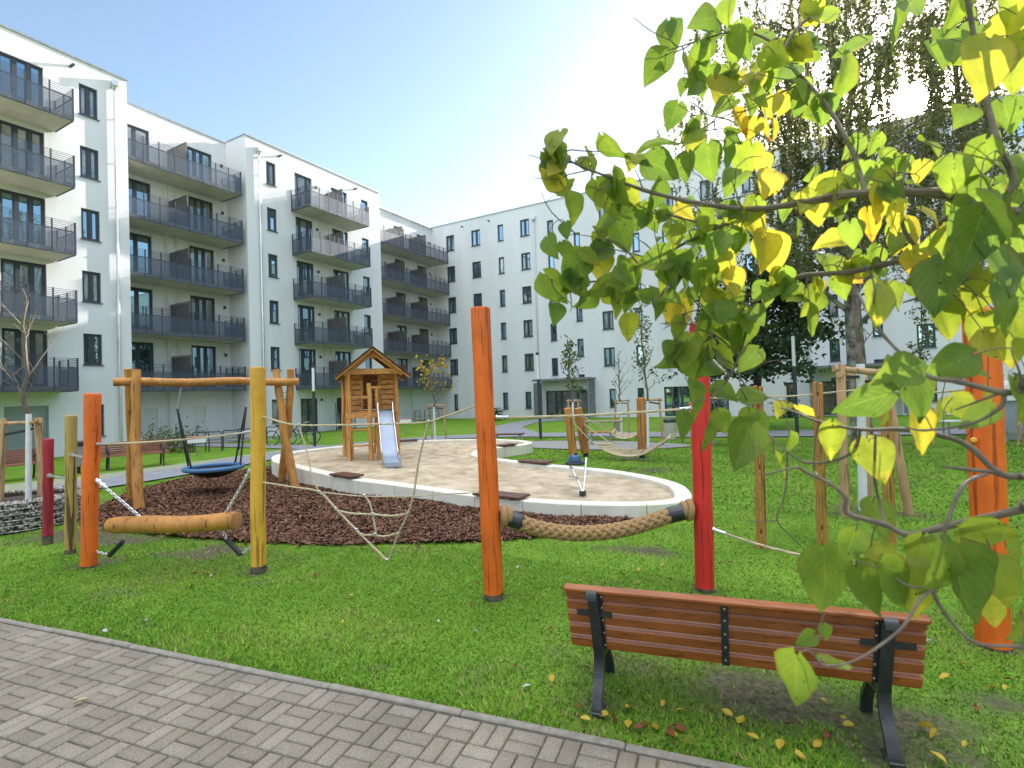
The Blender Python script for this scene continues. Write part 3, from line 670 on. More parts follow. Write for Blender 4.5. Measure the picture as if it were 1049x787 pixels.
PATHS = [
    [(-15.2, -6), (-14.95, 6), (-15.0, 7.2), (-15.3, 9.2), (-15.9, 11.5), (-16.0, 14.2), (-15.4, 17), (-14.5, 19.6), (-12, 20.9), (-8, 21.5), (-4, 21.8), (0, 22.6), (3, 23.6), (7, 24.4), (30, 28), (30, 31), (7, 28.0), (3, 26.8), (-1, 25.4), (-5, 24.4), (-9, 23.7), (-14, 22.6), (-16.4, 20.6), (-17.6, 17.6), (-18.2, 14.4), (-17.9, 11.4), (-17.2, 9.6), (-17.05, 7.5), (-16.8, 5.5), (-17, -6)],
    [(-18.0, 14.5), (-21.0, 14.4), (-27, 14.2), (-27, 15.6), (-21.8, 15.7), (-18.2, 15.9)],
    [(-14.5, 22.0), (-17.0, 27.5), (-17.9, 31), (-18.4, 36.3), (-14.6, 36.3), (-16.2, 31.5), (-14.8, 27.0), (-11.5, 22.9)]]
def path_sheet(name, poly, z, m):
    b = MB(); b.face([(x, y, z) for x, y in poly]); o = b.build(name, m, None, (poly[0][0], poly[0][1], 0)); return kind(o)
PB = [(-3.35, 3.55, 1.0, .33)]
BARE = [(-.28, 3.74, 1.7, .52, .16), (-.5, 3.72, 1.4, .42, .16), (.3, 3.85, 1.0, .36, .16), (-1.25, 3.2, .33, .24, .15), (.25, 3.35, .28, .2, .15), (-9.6, 3.9, 2.2, .6, .2), (-7.2, 4.0, .8, .35, .2), (-10.8, 4.4, 1.6, .7, .3), (-12.5, 5.0, 1.6, .7, .3), (-8.0, 3.3, .5, .3, .2),
        (-3.6, 12.9, 1.0, .5, .2), (-2.76, 4.36, .22, .18, 0), (-1.0, 5.4, .2, .17, 0), (-5.7, 3.9, .3, .22, 0), (1.1, 5.1, .3, .2, 0), (-6.8, 4.35, 1.2, .25, .1), (.6, 9.6, .9, .6, 0), (-4.7, 15.0, 1.0, .6, 0), (-1.9, 6.4, .7, .22, .1), (.9, 4.2, .6, .22, .2)]
def bare(x, y):
    x = np.asarray(x, float); y = np.asarray(y, float); r = np.zeros(x.shape)
    nz = np.array([noise.noise((a * 1.6, b * 1.6, 3.1)) + .5 * noise.noise((a * 5.3, b * 5.3, 9.1)) for a, b in zip(x.ravel(), y.ravel())]).reshape(x.shape)
    for cx, cy, rx, ry, t in BARE:
        c, s = math.cos(t), math.sin(t); dx, dy = x - cx, y - cy
        d = np.sqrt(((dx * c + dy * s) / rx) ** 2 + ((-dx * s + dy * c) / ry) ** 2) + nz * .8
        r = np.maximum(r, np.clip((1.05 - d) * 1.1, 0, .9))
    r = np.maximum(r, np.clip((nz - .50) * 2.2, 0, .6))
    return r
xs = np.unique(np.round(np.concatenate([np.array([-320, -200, -120, -80, -60, -45, -35, -30]), np.arange(-26, -14, .5), np.arange(-14, 5, .12), np.arange(5, 20, .8), np.array([24, 30, 40, 60, 90, 140, 220, 320])]), 3))
ys = np.unique(np.round(np.concatenate([np.array([-320, -200, -120, -60, -30, -15, -8, -4, -2, 0]), np.arange(1, 10, .12), np.arange(10, 18, .4), np.arange(18, 40, 1.5), np.array([45, 60, 90, 140, 220, 320])]), 3))
X, Y = np.meshgrid(xs, ys); near = (np.abs(X + 5) < 12) & (Y < 20) & (Y > 0)
Z = np.zeros_like(X); Bm = np.zeros_like(X)
ii = np.argwhere(near)
Bm[near] = bare(X[near], Y[near])
Z[near] = [.022 * noise.noise((a * .9, b * .9, 0)) + .010 * noise.noise((a * 4, b * 4, 5)) for a, b in zip(X[near], Y[near])]
Z -= .012 * Bm
Z = np.where(Y < kerb_y(X) + .02, -.12, Z)
nyy, nxx = X.shape
idx = np.arange(nyy * nxx).reshape(nyy, nxx)
fc = np.stack([idx[:-1, :-1], idx[:-1, 1:], idx[1:, 1:], idx[1:, :-1]], -1).reshape(-1, 4)
lawn = npmesh('lawn', np.stack([X, Y, Z], -1).reshape(-1, 3), fc, M['lawn'], smooth=True)
at_ = lawn.data.attributes.new('bare', 'FLOAT', 'POINT'); at_.data.foreach_set('value', Bm.astype(np.float32).ravel()); kind(lawn)
from_z = lambda x, y: .022 * noise.noise((x * .9, y * .9, 0)) + .010 * noise.noise((x * 4, y * 4, 5))
path_sheet('asphalt_path', PATHS[0], .038, M['asphalt']); path_sheet('side_path', PATHS[1], .030, M['asphalt']); path_sheet('entrance_path', PATHS[2], .030, M['asphalt'])
path_sheet('gravel_verge', [(-18.7, -6), (-18.55, 5.5), (-18.15, 7.2), (-18.2, 8.6), (-18.3, 10), (-18.5, 12), (-18.7, 14.3), (-18.2, 14.3), (-17.88, 11.4), (-17.18, 9.6), (-17.03, 7.5), (-16.78, 5.5), (-16.98, -6)], .026, simple('verge_gravel', (.19, .22, .12), (.30, .31, .22), 9, .95, bmp=.3))
path_sheet('wall_gravel_strip', [(-28.6, 13), (-28.6, 18.5), (-25.6, 18.5), (-25.6, 13)], .022, M['gravel'])
pad = [(-7.2 + 3.4 * math.cos(a) * (1 + .1 * math.sin(3 * a)), 18.2 + 1.5 * math.sin(a)) for a in np.linspace(0, 2 * math.pi, 28, endpoint=False)]
path_sheet('gravel_pad', pad, .028, M['gravel'])
# paving: basket-weave stones with mossy joints, and an edging stone
ang = math.atan(.153); ca, sa = math.cos(ang), math.sin(ang); K0 = Vector((0, 3.035, 0))
def pv(u, v, z): return Vector((u * ca + v * sa, 3.035 + u * sa - v * ca, z))   # u along the kerb, v into the paving
b = MB(); b.face([pv(-22, 4.5, -.02), pv(12, 4.5, -.02), pv(12, -.02, -.02), pv(-22, -.02, -.02)]); kind(b.build('paving_joints', M['moss'], None, (-3, 1.5, 0)))
vs, fs, rn = [], [], []
def paver_stone(u0, u1, v0, v1):
    g = .0038 + rng.random() * .003; u0 += g; v0 += g; u1 -= g; v1 -= g; h = rng.normal(0, .0016); tl = rng.normal(0, .0016, 2); be = .007
    base = len(vs)
    for (e, z) in ((0, -.03), (0, -.007), (be, 0)):
        for (u, v) in ((u0 + e, v0 + e), (u1 - e, v0 + e), (u1 - e, v1 - e), (u0 + e, v1 - e)):
            vs.append(pv(u, v, z + h + (tl[0] * (u - u0) + tl[1] * (v - v0)) * 3 if z > -.02 else z))
    r = rng.random()
    for k in (0, 4):
        for j in range(4): fs.append((base + k + j, base + k + 4 + j, base + k + 4 + (j + 1) % 4, base + k + (j + 1) % 4)); rn.append(r)
    fs.append((base + 8, base + 11, base + 10, base + 9)); rn.append(r)
S = .205
for i in range(-82, 24):
    for j in range(0, 19):
        u, v = i * S, .068 + j * S
        if u > 3.5 or u < -14 or (u < -10 and v > 3): continue
        k = (i + 2 * j) % 4
        if (i + j) % 2 == 0: paver_stone(u, u + S, v, v + S / 2); paver_stone(u, u + S, v + S / 2, v + S)
        else: paver_stone(u, u + S / 2, v, v + S); paver_stone(u + S / 2, u + S, v, v + S)
kind(npmesh('paving', np.array([tuple(v) for v in vs]), np.array(fs), M['paver'], rnd=np.array(rn), loc=(-3, 1.5, 0)))
b = MB(); u = -14.0
while u < 4:
    l_ = 1.0; b.box(pv(u + l_ / 2, .03, -.052 + rng.normal(0, .002)), (l_ - .004, .055, .12), Matrix(((ca, sa, 0), (sa, -ca, 0), (0, 0, 1))), bev=.008); u += l_
kind(b.build('kerb', M['stone_edge'], None, (-3, 2.6, 0)))
# wood-chip bed
mx0, mx1 = min(p.x for p in MULCH), max(p.x for p in MULCH); my0, my1 = min(p.y for p in MULCH), max(p.y for p in MULCH)
def grid_fill(name, poly, step, zf, m, x0, x1, y0, y1):
    gx, gy = np.arange(x0, x1 + step, step), np.arange(y0, y1 + step, step); A, B_ = np.meshgrid(gx, gy)
    ins = inside(A, B_, poly); Zz = np.array([zf(a, c) for a, c in zip(A.ravel(), B_.ravel())])
    id_ = np.arange(A.size).reshape(A.shape); ok = ins[:-1, :-1] & ins[:-1, 1:] & ins[1:, 1:] & ins[1:, :-1]
    f = np.stack([id_[:-1, :-1], id_[:-1, 1:], id_[1:, 1:], id_[1:, :-1]], -1)[ok]
    us, inv = np.unique(f, return_inverse=True)
    return npmesh(name, np.stack([A.ravel(), B_.ravel(), Zz], -1)[us], inv.reshape(f.shape), m, loc=(0, 0, 0), smooth=True)
mul_z = lambda x, y: .035 + .03 * noise.noise((x * 1.1, y * 1.1, 2)) + .014 * noise.noise((x * 6, y * 6, 4))
kind(grid_fill('wood_chip_bed', MULCH, .08, mul_z, M['chip_base'], mx0, mx1, my0, my1))
def scatter_in(poly, n, x0, x1, y0, y1, avoid=None):
    x = rng.uniform(x0, x1, n * 3); y = rng.uniform(y0, y1, n * 3); k = inside(x, y, poly)
    if avoid is not None: k &= ~inside(x, y, avoid)
    return x[k][:n], y[k][:n]
x, y = scatter_in(MULCH, 40000, mx0, mx1, my0, my1, SBO)
# a ragged rim of stray chips
ex = rng.choice(len(x), 2600); x = np.concatenate([x, x[ex] + rng.normal(0, .2, 2600)]); y = np.concatenate([y, y[ex] + rng.normal(0, .2, 2600)])
k = ~inside(x, y, SBO); x, y = x[k], y[k]
n = len(x); z = np.array([mul_z(a, c) for a, c in zip(x, y)]) + rng.uniform(0, .02, n)
a = rng.uniform(0, 2 * np.pi, n); ln = rng.uniform(.02, .05, n); wd = rng.uniform(.008, .018, n); ti = rng.normal(0, .35, n); t2 = rng.normal(0, .5, n)
ux = np.stack([np.cos(a) * np.cos(ti), np.sin(a) * np.cos(ti), np.sin(ti)], -1) * ln[:, None]; vx = np.stack([-np.sin(a) * np.cos(t2), np.cos(a) * np.cos(t2), np.sin(t2)], -1) * wd[:, None]
c = np.stack([x, y, z], -1); vv = np.stack([c - ux - vx, c + ux - vx * .6, c + ux * 1.1 + vx * .7, c - ux * .9 + vx], 1).reshape(-1, 3)
o = npmesh('wood_chips', vv, np.arange(n * 4).reshape(n, 4), M['chips'], rnd=rng.random(n), loc=(0, 0, 0)); kind(o, 'stuff')
bare_tint = lambda x, y: np.array([noise.noise((a * .55, b * .55, 21)) * 1.6 + noise.noise((a * 2.2, b * 2.2, 25)) for a, b in zip(x, y)])
# grass blades
def grass_zone(name, n, x0, x1, y0, y1, hgt, wid, feather):
    x = rng.uniform(x0, x1, n); y = rng.uniform(y0, y1, n)
    k = (y > kerb_y(x) - .01) & ~inside(x, y, SBO)
    inm = inside(x + rng.normal(0, .13, n), y + rng.normal(0, .13, n), MULCH); k &= ~inm
    for p in PATHS: k &= ~inside(x, y, p)
    k &= ~inside(x, y, pad)
    az = np.arctan2(x, y); k &= (az > -1.40) & (az < .36)
    x, y = x[k], y[k]; bb = bare(x, y); k = rng.random(len(x)) > bb * 1.08; x, y = x[k], y[k]; n = len(x)
    nzv = np.array([noise.noise((p * .8, q * .8, 7)) + .6 * noise.noise((p * 3.1, q * 3.1, 1)) for p, q in zip(x, y)])
    z = np.array([from_z(p, q) for p, q in zip(x, y)]) - .004
    h = hgt * rng.uniform(.45, 1.15, n) * (1 + .5 * nzv); h *= np.where(y < kerb_y(x) + .5, 1.35, 1.0); a = rng.uniform(0, 2 * np.pi, n); le = rng.uniform(.2, 1.0, n) * h
    la = rng.uniform(0, 2 * np.pi, n); w_ = wid * rng.uniform(.6, 1.3, n)
    s = np.stack([np.cos(a) * w_, np.sin(a) * w_, np.zeros(n)], -1); b0 = np.stack([x, y, z], -1)
    tip = b0 + np.stack([np.cos(la) * le, np.sin(la) * le, h], -1)
    v = np.stack([b0 - s, b0 + s, tip], 1).reshape(-1, 3)
    r = np.clip(.48 + .55 * nzv + rng.normal(0, .2, n), 0, .97); r = np.where(rng.random(n) < .06 + .22 * np.clip(bare_tint(x, y), 0, 1), 1.0, r)
    kind(npmesh(name, v, np.arange(n * 3).reshape(n, 3), M['grass'], rnd=r, loc=(0, 0, 0)), 'stuff')
grass_zone('grass', 230000, -9, 3.2, 1.6, 5.6, .023, .0044, 0)
grass_zone('grass', 250000, -17, 4.5, .6, 9.5, .026, .008, 0)
grass_zone('grass', 110000, -16, 9, 9, 21, .036, .018, 0)
# fallen leaves
def fallen(kindname, colr, spots, label, group):
    m_ = attr_mat('fallen_' + kindname, [(0, tuple(c * .8 for c in colr)), (1, colr)], rough=.6, trans=.15)
    meshes = []
    for q in range(3):
        b = MB(); n = 5; st = []
        for i in range(n + 1):
            t = i / n; wd = .032 * (math.sin(math.pi * min(1, t * .93 + .07)) ** .7) * (1 - .35 * t); z = .012 * math.sin(t * 3 + q) + .012
            st.append([(-wd, t * .085 - .04, z + .012 * (1 + q * .4)), (-.5 * wd, t * .085 - .042, z + .003), (0, t * .09 - .042, z - .003), (.5 * wd, t * .085 - .042, z + .002), (wd, t * .085 - .04, z + .009)])
        fl = [p for r in st for p in r]; f_ = [(i * 5 + j, i * 5 + j + 1, i * 5 + j + 6, i * 5 + j + 5) for i in range(n) for j in range(4)]
        b.raw(fl, f_, 0, True); b.tube([(0, -.042, .01), (.004, -.075, .006)], .0014, 4)
        o = b.build('fallen_leaf', m_); meshes.append(o.data); bpy.data.objects.remove(o)
    for (x, y, s) in spots:
        o = bpy.data.objects.new('fallen_leaf', random.choice(meshes)); COL.objects.link(o)
        o.location = (x, y, from_z(x, y) + .02 if y > kerb_y(x) else .004); s *= .86; o.scale = (s, s, s); o.rotation_euler = (random.gauss(0, .35), random.gauss(0, .35), random.uniform(0, 6.28))
        tag(o, label, 'leaf', group)
def spots(n, box, s=(.7, 1.1)):
    r = []
    while len(r) < n:
        x, y = random.uniform(box[0], box[1]), random.uniform(box[2], box[3])
        if y < kerb_y(x) + .05 or inside(x, y, SBO) or inside(x, y, MULCH): continue
        if not (-1.25 < math.atan2(x, y) < .33): continue
        r.append((x, y, random.uniform(*s)))
    return r
pix = lambda l: [(*G(px, py).to_2d(), s) for px, py, s in l]
fallen('yellow', (.62, .46, .06), pix([(566, 700, .8), (600, 742, .9), (645, 709, .9), (643, 730, .8), (621, 737, .9), (645, 747, 1), (670, 749, .9), (948, 751, 1.2), (958, 758, .8), (969, 700, .9), (1020, 694, .8), (1017, 711, .8), (870, 746, .8), (745, 735, .9), (760, 742, .9), (770, 760, .9), (800, 770, 1), (820, 783, .9), (838, 768, .8), (690, 757, .8), (985, 683, .7), (705, 765, .8), (960, 783, 1)]) + spots(34, (-7, 2.2, 3, 8), (.4, .75)), 'yellow fallen leaf lying in the grass', 'yellow fallen leaves on the lawn')
fallen('pale', (.52, .45, .27), pix([(83, 722, 1.1)]), 'single pale yellow leaf lying on the grey paving stones', None)
fallen('brown', (.26, .10, .035), pix([(595, 729, .7), (600, 690, .7), (628, 741, .8), (655, 750, .8), (687, 755, .9), (695, 748, .9), (660, 746, .6), (810, 748, .8), (845, 757, .8), (530, 685, .5), (210, 592, .8), (300, 620, .6), (410, 600, .6), (1000, 730, .7)]) + spots(60, (-10, 3, 3, 9.5), (.4, .75)), 'brown curled fallen leaf lying in the grass', 'brown fallen leaves on the lawn')
fallen('whitish', (.55, .56, .52), pix([(953, 662, .8), (107, 652, .9), (540, 709, .7), (488, 650, .5), (150, 637, .4)]) + spots(26, (-8, 2, 3.5, 8), (.3, .55)), 'small whitish leaf turned over in the grass', 'whitish leaves on the lawn')
# sandbox
def ring_offset(d):
    n = len(SBO); out = []
    for i in range(n):
        t = (SBO[(i + 2) % n] - SBO[i - 2]).normalized(); out.append(SBO[i] + Vector((t.y, -t.x)) * d)
    return out
area = sum(SBO[i].x * SBO[(i + 1) % len(SBO)].y - SBO[(i + 1) % len(SBO)].x * SBO[i].y for i in range(len(SBO)))
sgn = 1 if area < 0 else -1
INN = ring_offset(.27 * sgn); MIDR = ring_offset(.13 * sgn)
kb = thing('sandbox_wall', 'low curved pale concrete wall of blocks round the sand pit', 'wall', (-7, 10, 0))
nS = len(SBO); L_ = [0]
for i in range(nS): L_.append(L_[-1] + (SBO[(i + 1) % nS] - SBO[i]).length)
nb = round(L_[-1] / .98)
def at_len(poly, s):
    s = s % L_[-1]
    i = max(0, min(nS - 1, int(np.searchsorted(L_, s, 'right')) - 1)); t = (s - L_[i]) / (L_[i + 1] - L_[i]); return poly[i].lerp(poly[(i + 1) % nS], t)
b = MB()
for k in range(nb):
    s0, s1 = L_[-1] * k / nb + .006, L_[-1] * (k + 1) / nb - .006; secs = []
    for j in range(6):
        s = s0 + (s1 - s0) * j / 5; o_, i_ = at_len(SBO, s), at_len(INN, s); zt = kz(o_.x); e = (i_ - o_).normalized() * .015
        secs.append([Vector((*o_, -.08)), Vector((*o_, zt - .015)), Vector((*(o_ + e), zt)), Vector((*(i_ - e), zt)), Vector((*i_, zt - .015)), Vector((*i_, .02))])
    vs_ = [p for sct in secs for p in sct]; f_ = []
    for j in range(5):
        for q in range(5): f_.append((j * 6 + q, (j + 1) * 6 + q, (j + 1) * 6 + q + 1, j * 6 + q + 1) if sgn > 0 else (j * 6 + q, j * 6 + q + 1, (j + 1) * 6 + q + 1, (j + 1) * 6 + q))
    f_.append((0, 1, 2, 3, 4, 5)); f_.append((35, 34, 33, 32, 31, 30)); b.raw(vs_, f_, 0)
b.build('blocks', M['kerb'], kb)
sand_z = lambda x, y: kz(x) - .075 + .035 * noise.noise((x * .8, y * .8, 3)) + .016 * noise.noise((x * 3.2, y * 3.2, 3)) + .022 * noise.noise((x * 5.5, y * 5.5, 1)) + .010 * noise.noise((x * 11, y * 11, 6)) + .07 * math.exp(-((x + 9.1) ** 2 + (y - 9.6) ** 2) / .8) + .05 * math.exp(-((x + 8.0) ** 2 + (y - 11.2) ** 2) / .7) - .02
kind(grid_fill('sand', MIDR, .042, sand_z, M['sand'], -14.3, -1.6, 7.3, 16.5))
def seat_board(px, py, ln, label, wd=.36):
    p = G(px, py, .3); best = min(range(nS), key=lambda i: (MIDR[i] - p.to_2d()).length); c = MIDR[best]; t = (SBO[(best + 3) % nS] - SBO[best - 3]).normalized(); zt = kz(c.x)
    b = MB(); R = Matrix(((t.x, -t.y, 0), (t.y, t.x, 0), (0, 0, 1))); o = thing('seat_board', label, 'seat board', (c.x, c.y, zt), 'wooden seat boards on the sandbox wall')
    for k in range(3): b.box(Vector((c.x, c.y, zt + .045)) + R @ Vector((0, (k - 1) * wd / 3, 0)), (ln, wd / 3 - .008, .04), R, bev=.006)
    b.build('planks', M['board'], o); s = MB()
    for k in (-1, 1): s.box(Vector((c.x, c.y, zt + .012)) + R @ Vector((k * ln * .32, 0, 0)), (.05, wd * .8, .024), R)
    s.build('bracket', M['castiron'], o)
seat_board(356.5, 490, .78, 'dark wooden seat board on the sandbox wall in front of the playhouse'); seat_board(508, 507.5, .95, 'dark wooden seat board on the sandbox wall partly behind the middle orange post')
seat_board(553, 472, .85, 'dark wooden seat board on the far sandbox wall beside the grass'); seat_board(413, 452, .75, 'dark wooden seat board on the rear sandbox wall behind the slide'); seat_board(511, 457, .6, 'short dark seat board on the inner bend of the sandbox wall')
# a wood far behind the camera and beyond the courtyard, seen in the window panes
n = 26000; t = rng.random(n); side = rng.random(n) < .5
px_ = np.where(side, rng.uniform(42, 58, n), rng.uniform(-60, 50, n)); py_ = np.where(side, rng.uniform(-40, 60, n), rng.uniform(-58, -44, n)); pz_ = rng.beta(1.6, 1.5, n) * (9 + 4 * np.sin(px_ * .35) + 3 * np.sin(py_ * .4))
c = np.stack([px_, py_, pz_], -1); a = rng.normal(0, 1, (n, 3)); a /= np.linalg.norm(a, axis=1)[:, None] / .5; bq = np.cross(a, rng.normal(0, 1, (n, 3))); bq /= np.linalg.norm(bq, axis=1)[:, None] / .5
vv = np.stack([c - a, c - bq, c + a, c + bq], 1).reshape(-1, 3)
kind(npmesh('treeline', vv, np.arange(n * 4).reshape(n, 4), M['darkleaf'], rnd=rng.random(n), loc=(0, 0, 0)), 'stuff')
# ---------------------------------------------------------------- playground
def post(name, label, base, topx, r, m, dark=.08, foot='dirty_wood', wob=.012, rtop=None, group='painted round play posts', seed=0):
    """round timber post: base point on the ground, top pixel measured at the same distance"""
    b = Vector(base); t = D(*topx, dep(b)); random.seed(seed); wob *= min(1, r / .1) * .45
    o = thing(name, label, 'post', b, group)
    n = 9; pts, rr = [], []; rtop = rtop or r
    for i in range(n + 1):
        k = i / n; q = b.lerp(t, k); 
        if 0 < i < n: q += Vector((random.gauss(0, wob), random.gauss(0, wob), 0))
        pts.append(q); rr.append((r + (rtop - r) * k) * (1 + random.gauss(0, .015)))
    ax = (t - b).normalized(); pts[0] = b + ax * dark
    e = .16 * r
    pts[-1] = t - ax * e * 2; pts += [t - ax * e, t - ax * e * .25, t]; rr += [rr[-1] * .985, rr[-1] * .93, rr[-1] * .78]
    mb = MB(); mb.tube(pts, rr, 20); mb.build('shaft', m, o)
    f = MB(); f.tube([b - ax * .12, b + ax * dark], [rr[0] * .96, rr[0] * 1.0], 20); f.build('foot', M[foot], o)
    o['_ax'] = 1; del o['_ax']
    return b, t
oL = post('painted_post', 'tall orange round post at left beside the pale yellow ones', G(91, 580), (95, 403), .088, M['orange'], .02, seed=1)
yL = post('painted_post', 'tall bright yellow round post between the log swing and the rope net', G(265, 585), (264, 376), .083, M['yellow'], .07, 'dirty_wood', seed=2)
oM = post('painted_post', 'leaning orange round post in the middle of the lawn', G(506, 613), (492, 315), .093, M['orange'], .06, seed=3, wob=.006)
rM = post('painted_post', 'tall red round post holding the thick rope at the right', G(722, 604), (716, 331), .089, M['red'], .03, seed=4, wob=.006)
oR = post('painted_post', 'large orange round post behind the bench and foliage at right', G(1018, 662), (1004, 316), .108, M['orange'], .02, seed=5, wob=.005)
rL = post('painted_post', 'short dark red round post beside the stone planter', G(49, 557), (49.5, 449.5), .064, M['crimson'], .12, 'dirty_wood', seed=6)
pL = post('painted_post', 'weathered pale yellow round post between the red and the orange ones', G(72, 567), (73, 425.5), .066, M['pale_yellow'], .06, 'dirty_wood', seed=7)
for (px, py, src) in ((1025, 384, oR), (997, 451, oR), (509, 501, oM)):
    pass
def pax(p, py):                     # point on a post's axis at the image height py
    a, b = p; lo, hi = 0, 1
    for _ in range(30):
        k = (lo + hi) / 2; q = a.lerp(b, k); c = CM @ (np.array(q) - EYEP)
        if 393.5 + F_PX * c[1] / c[2] > py: lo = k
        else: hi = k
    return a.lerp(b, lo)
def side(p, toward, r):             # on the surface of a post, towards a point
    d = Vector(toward) - Vector(p); d.z = 0; return Vector(p) + d.normalized() * r
def rope(name, label, path, r=.011, group='thin play ropes between the posts', cuffs=True, cat='rope'):
    o = thing(name, label, cat, path[0], group)
    pts = spline(path, 6); twist(pts, r * .5, r * .62, 3, .06).build('strand', M['rope'], o)
    if cuffs:
        for a, b in ((path[0], path[1]), (path[-1], path[-2])):
            c = MB(); d = (Vector(b) - Vector(a)).normalized(); c.tube([Vector(a) + d * .02, Vector(a) + d * .12], r * 1.45, 8); c.lathe([(0, .02), (.022, .018), (.024, 0), (0, -.02)], Vector(a), 10, axis=d)
            c.build('end_ferrule', M['steel'], o)
    return o
# upper ropes
a, b = pax(oL, 455), pax(yL, 442); rope('rope', 'thin rope running from the left orange post to the yellow post', sag(side(a, b, .085), side(b, a, .08), .03, 6))
a, b = pax(yL, 427), pax(oM, 415); A_, B_ = side(a, b, .08), side(b, a, .09)
d0, d1 = dep(A_), dep(B_)
def yo(px, py): return D(px, py, d0 + (d1 - d0) * (px - 268) / (490 - 268))
net = thing('rope_net', 'slack climbing net of thin ropes hanging between the yellow and the middle orange post', 'climbing net', yo(395, 574), None)
def strand(pts, r=.011): twist(spline([Vector(p) for p in pts], 5), r * .5, r * .6, 3, .06).build('strand', M['rope'], net)
strand([A_, yo(290, 433), yo(306, 435.5), yo(340, 435.6), yo(382, 434.8), yo(420, 433.5), yo(439, 432), yo(455, 427), yo(472, 421.5), B_])
lowA = side(pax(yL, 494), B_, .08)
strand([lowA, yo(300, 499), yo(327, 504), yo(344, 521), yo(365, 543), yo(380, 558), yo(396, 574)])
strand([yo(439, 432), yo(433, 455), yo(428, 478), yo(424, 505), yo(418, 526), yo(408, 547), yo(398, 574)])
strand([yo(306, 435.5), yo(312, 455), yo(317, 475), yo(320, 490), yo(327, 504)], .008)
strand([yo(345, 523), yo(360, 526), yo(381, 527), yo(402, 528.5), yo(418, 526)]); strand([yo(365, 543), yo(372, 548), yo(382, 548), yo(394, 549.5), yo(408, 546)])
strand([yo(374, 508), yo(379, 516), yo(382, 528), yo(385.5, 547)]); strand([yo(327, 504), yo(350, 506.5), yo(375, 508.5), yo(420, 508.5), yo(450, 506.5), side(pax(oM, 505), A_, .09)], .007)
kn = MB()
for q in ((306, 435.5), (439, 432), (327, 504), (344, 521.5), (365, 543), (418, 526), (408, 547), (382, 527), (384, 547.5), (373, 508), (396, 574)): kn.lathe([(0, .022), (.018, .014), (.02, 0), (.017, -.014), (0, -.022)], yo(*q), 8)
kind(kn.build('knots', M['zinc'], net), 'stuff')
a, b = pax(oM, 428), pax(rM, 418); rope('rope', 'thin rope running from the middle orange post to the tall red post', sag(side(a, b, .1), side(b, a, .09), .02, 6), .012)
# bolts on the posts
def boltcap(root, p, toward, m='orange'):
    c = MB(); d = Vector(toward); c.lathe([(.018, -.01), (.018, .012), (.010, .022), (0, .022)], p, 10, axis=d.normalized()); return c
def plait(path, mb, R0=.050, r=.0235, pitch=.46, n=5):
    pts = [Vector(p) for p in path]; L_ = [0]
    for i in range(1, len(pts)): L_.append(L_[-1] + (pts[i] - pts[i - 1]).length)
    for hand in (1, -1):
        for k in range(n):
            q = []; rr = []
            for i, p in enumerate(pts):
                t = (pts[min(i + 1, len(pts) - 1)] - pts[max(0, i - 1)]).normalized(); u = Vector((0, 0, 1)).cross(t).normalized(); w = t.cross(u)
                a = hand * 2 * math.pi * L_[i] / pitch + 2 * math.pi * (k + (.5 if hand < 0 else 0)) / n
                ph_ = 2 * math.pi * (L_[i] / pitch) * n + (0 if hand > 0 else math.pi)
                q.append(p + (u * math.cos(a) + w * math.sin(a)) * (R0 + .006 * math.sin(ph_)))
            mb.tube(q, r, 7)
# thick hawser between the middle orange and red posts
a, b = pax(oM, 529), pax(rM, 522); A_, B_ = side(a, b, .09), side(b, a, .088); hd0, hd1 = dep(A_), dep(B_)
def hw(px, py): return D(px, py, hd0 + (hd1 - hd0) * (px - 514) / (712 - 514))
path = spline([A_, hw(530, 534), hw(550, 541), (hw(580, 546)), hw(610, 546), hw(640, 542), hw(665, 535), hw(690, 527), B_], 12)
haw = thing('thick_rope', 'thick plaited hemp rope with black taped ends slung between orange and red posts', 'rope', path[0])
core = path[14:-14]
hb = MB(); hb.tube(core, .055, 12); L2 = [0]
for i in range(1, len(core)): L2.append(L2[-1] + (core[i] - core[i - 1]).length)
fine = [core[0].lerp(core[0], 0)]
fine = []
for i in range(len(core) - 1):
    for j in range(3): fine.append(core[i].lerp(core[i + 1], j / 3))
plait(fine, hb); hb.build('plait', M['hawser'], haw)
for seg, es in ((path[5:16], 0), (path[-16:-5], 1)):
    t_ = MB(); t_.tube(seg, [.066] + [.078] * (len(seg) - 2) + [.074], 16); t_.build('tape_wrap', M['tape'], haw)
for q, oth in ((A_, B_), (B_, A_)):
    lp = MB(); d = (oth - q).normalized(); lp.torus(q + d * .05, .075, .034, 18, 8, axis=d.lerp(Vector((0, 0, 1)), .1)); lp.torus(q + d * .10, .06, .03, 18, 8, axis=d); lp.build('end_loop', M['hawser'], haw)
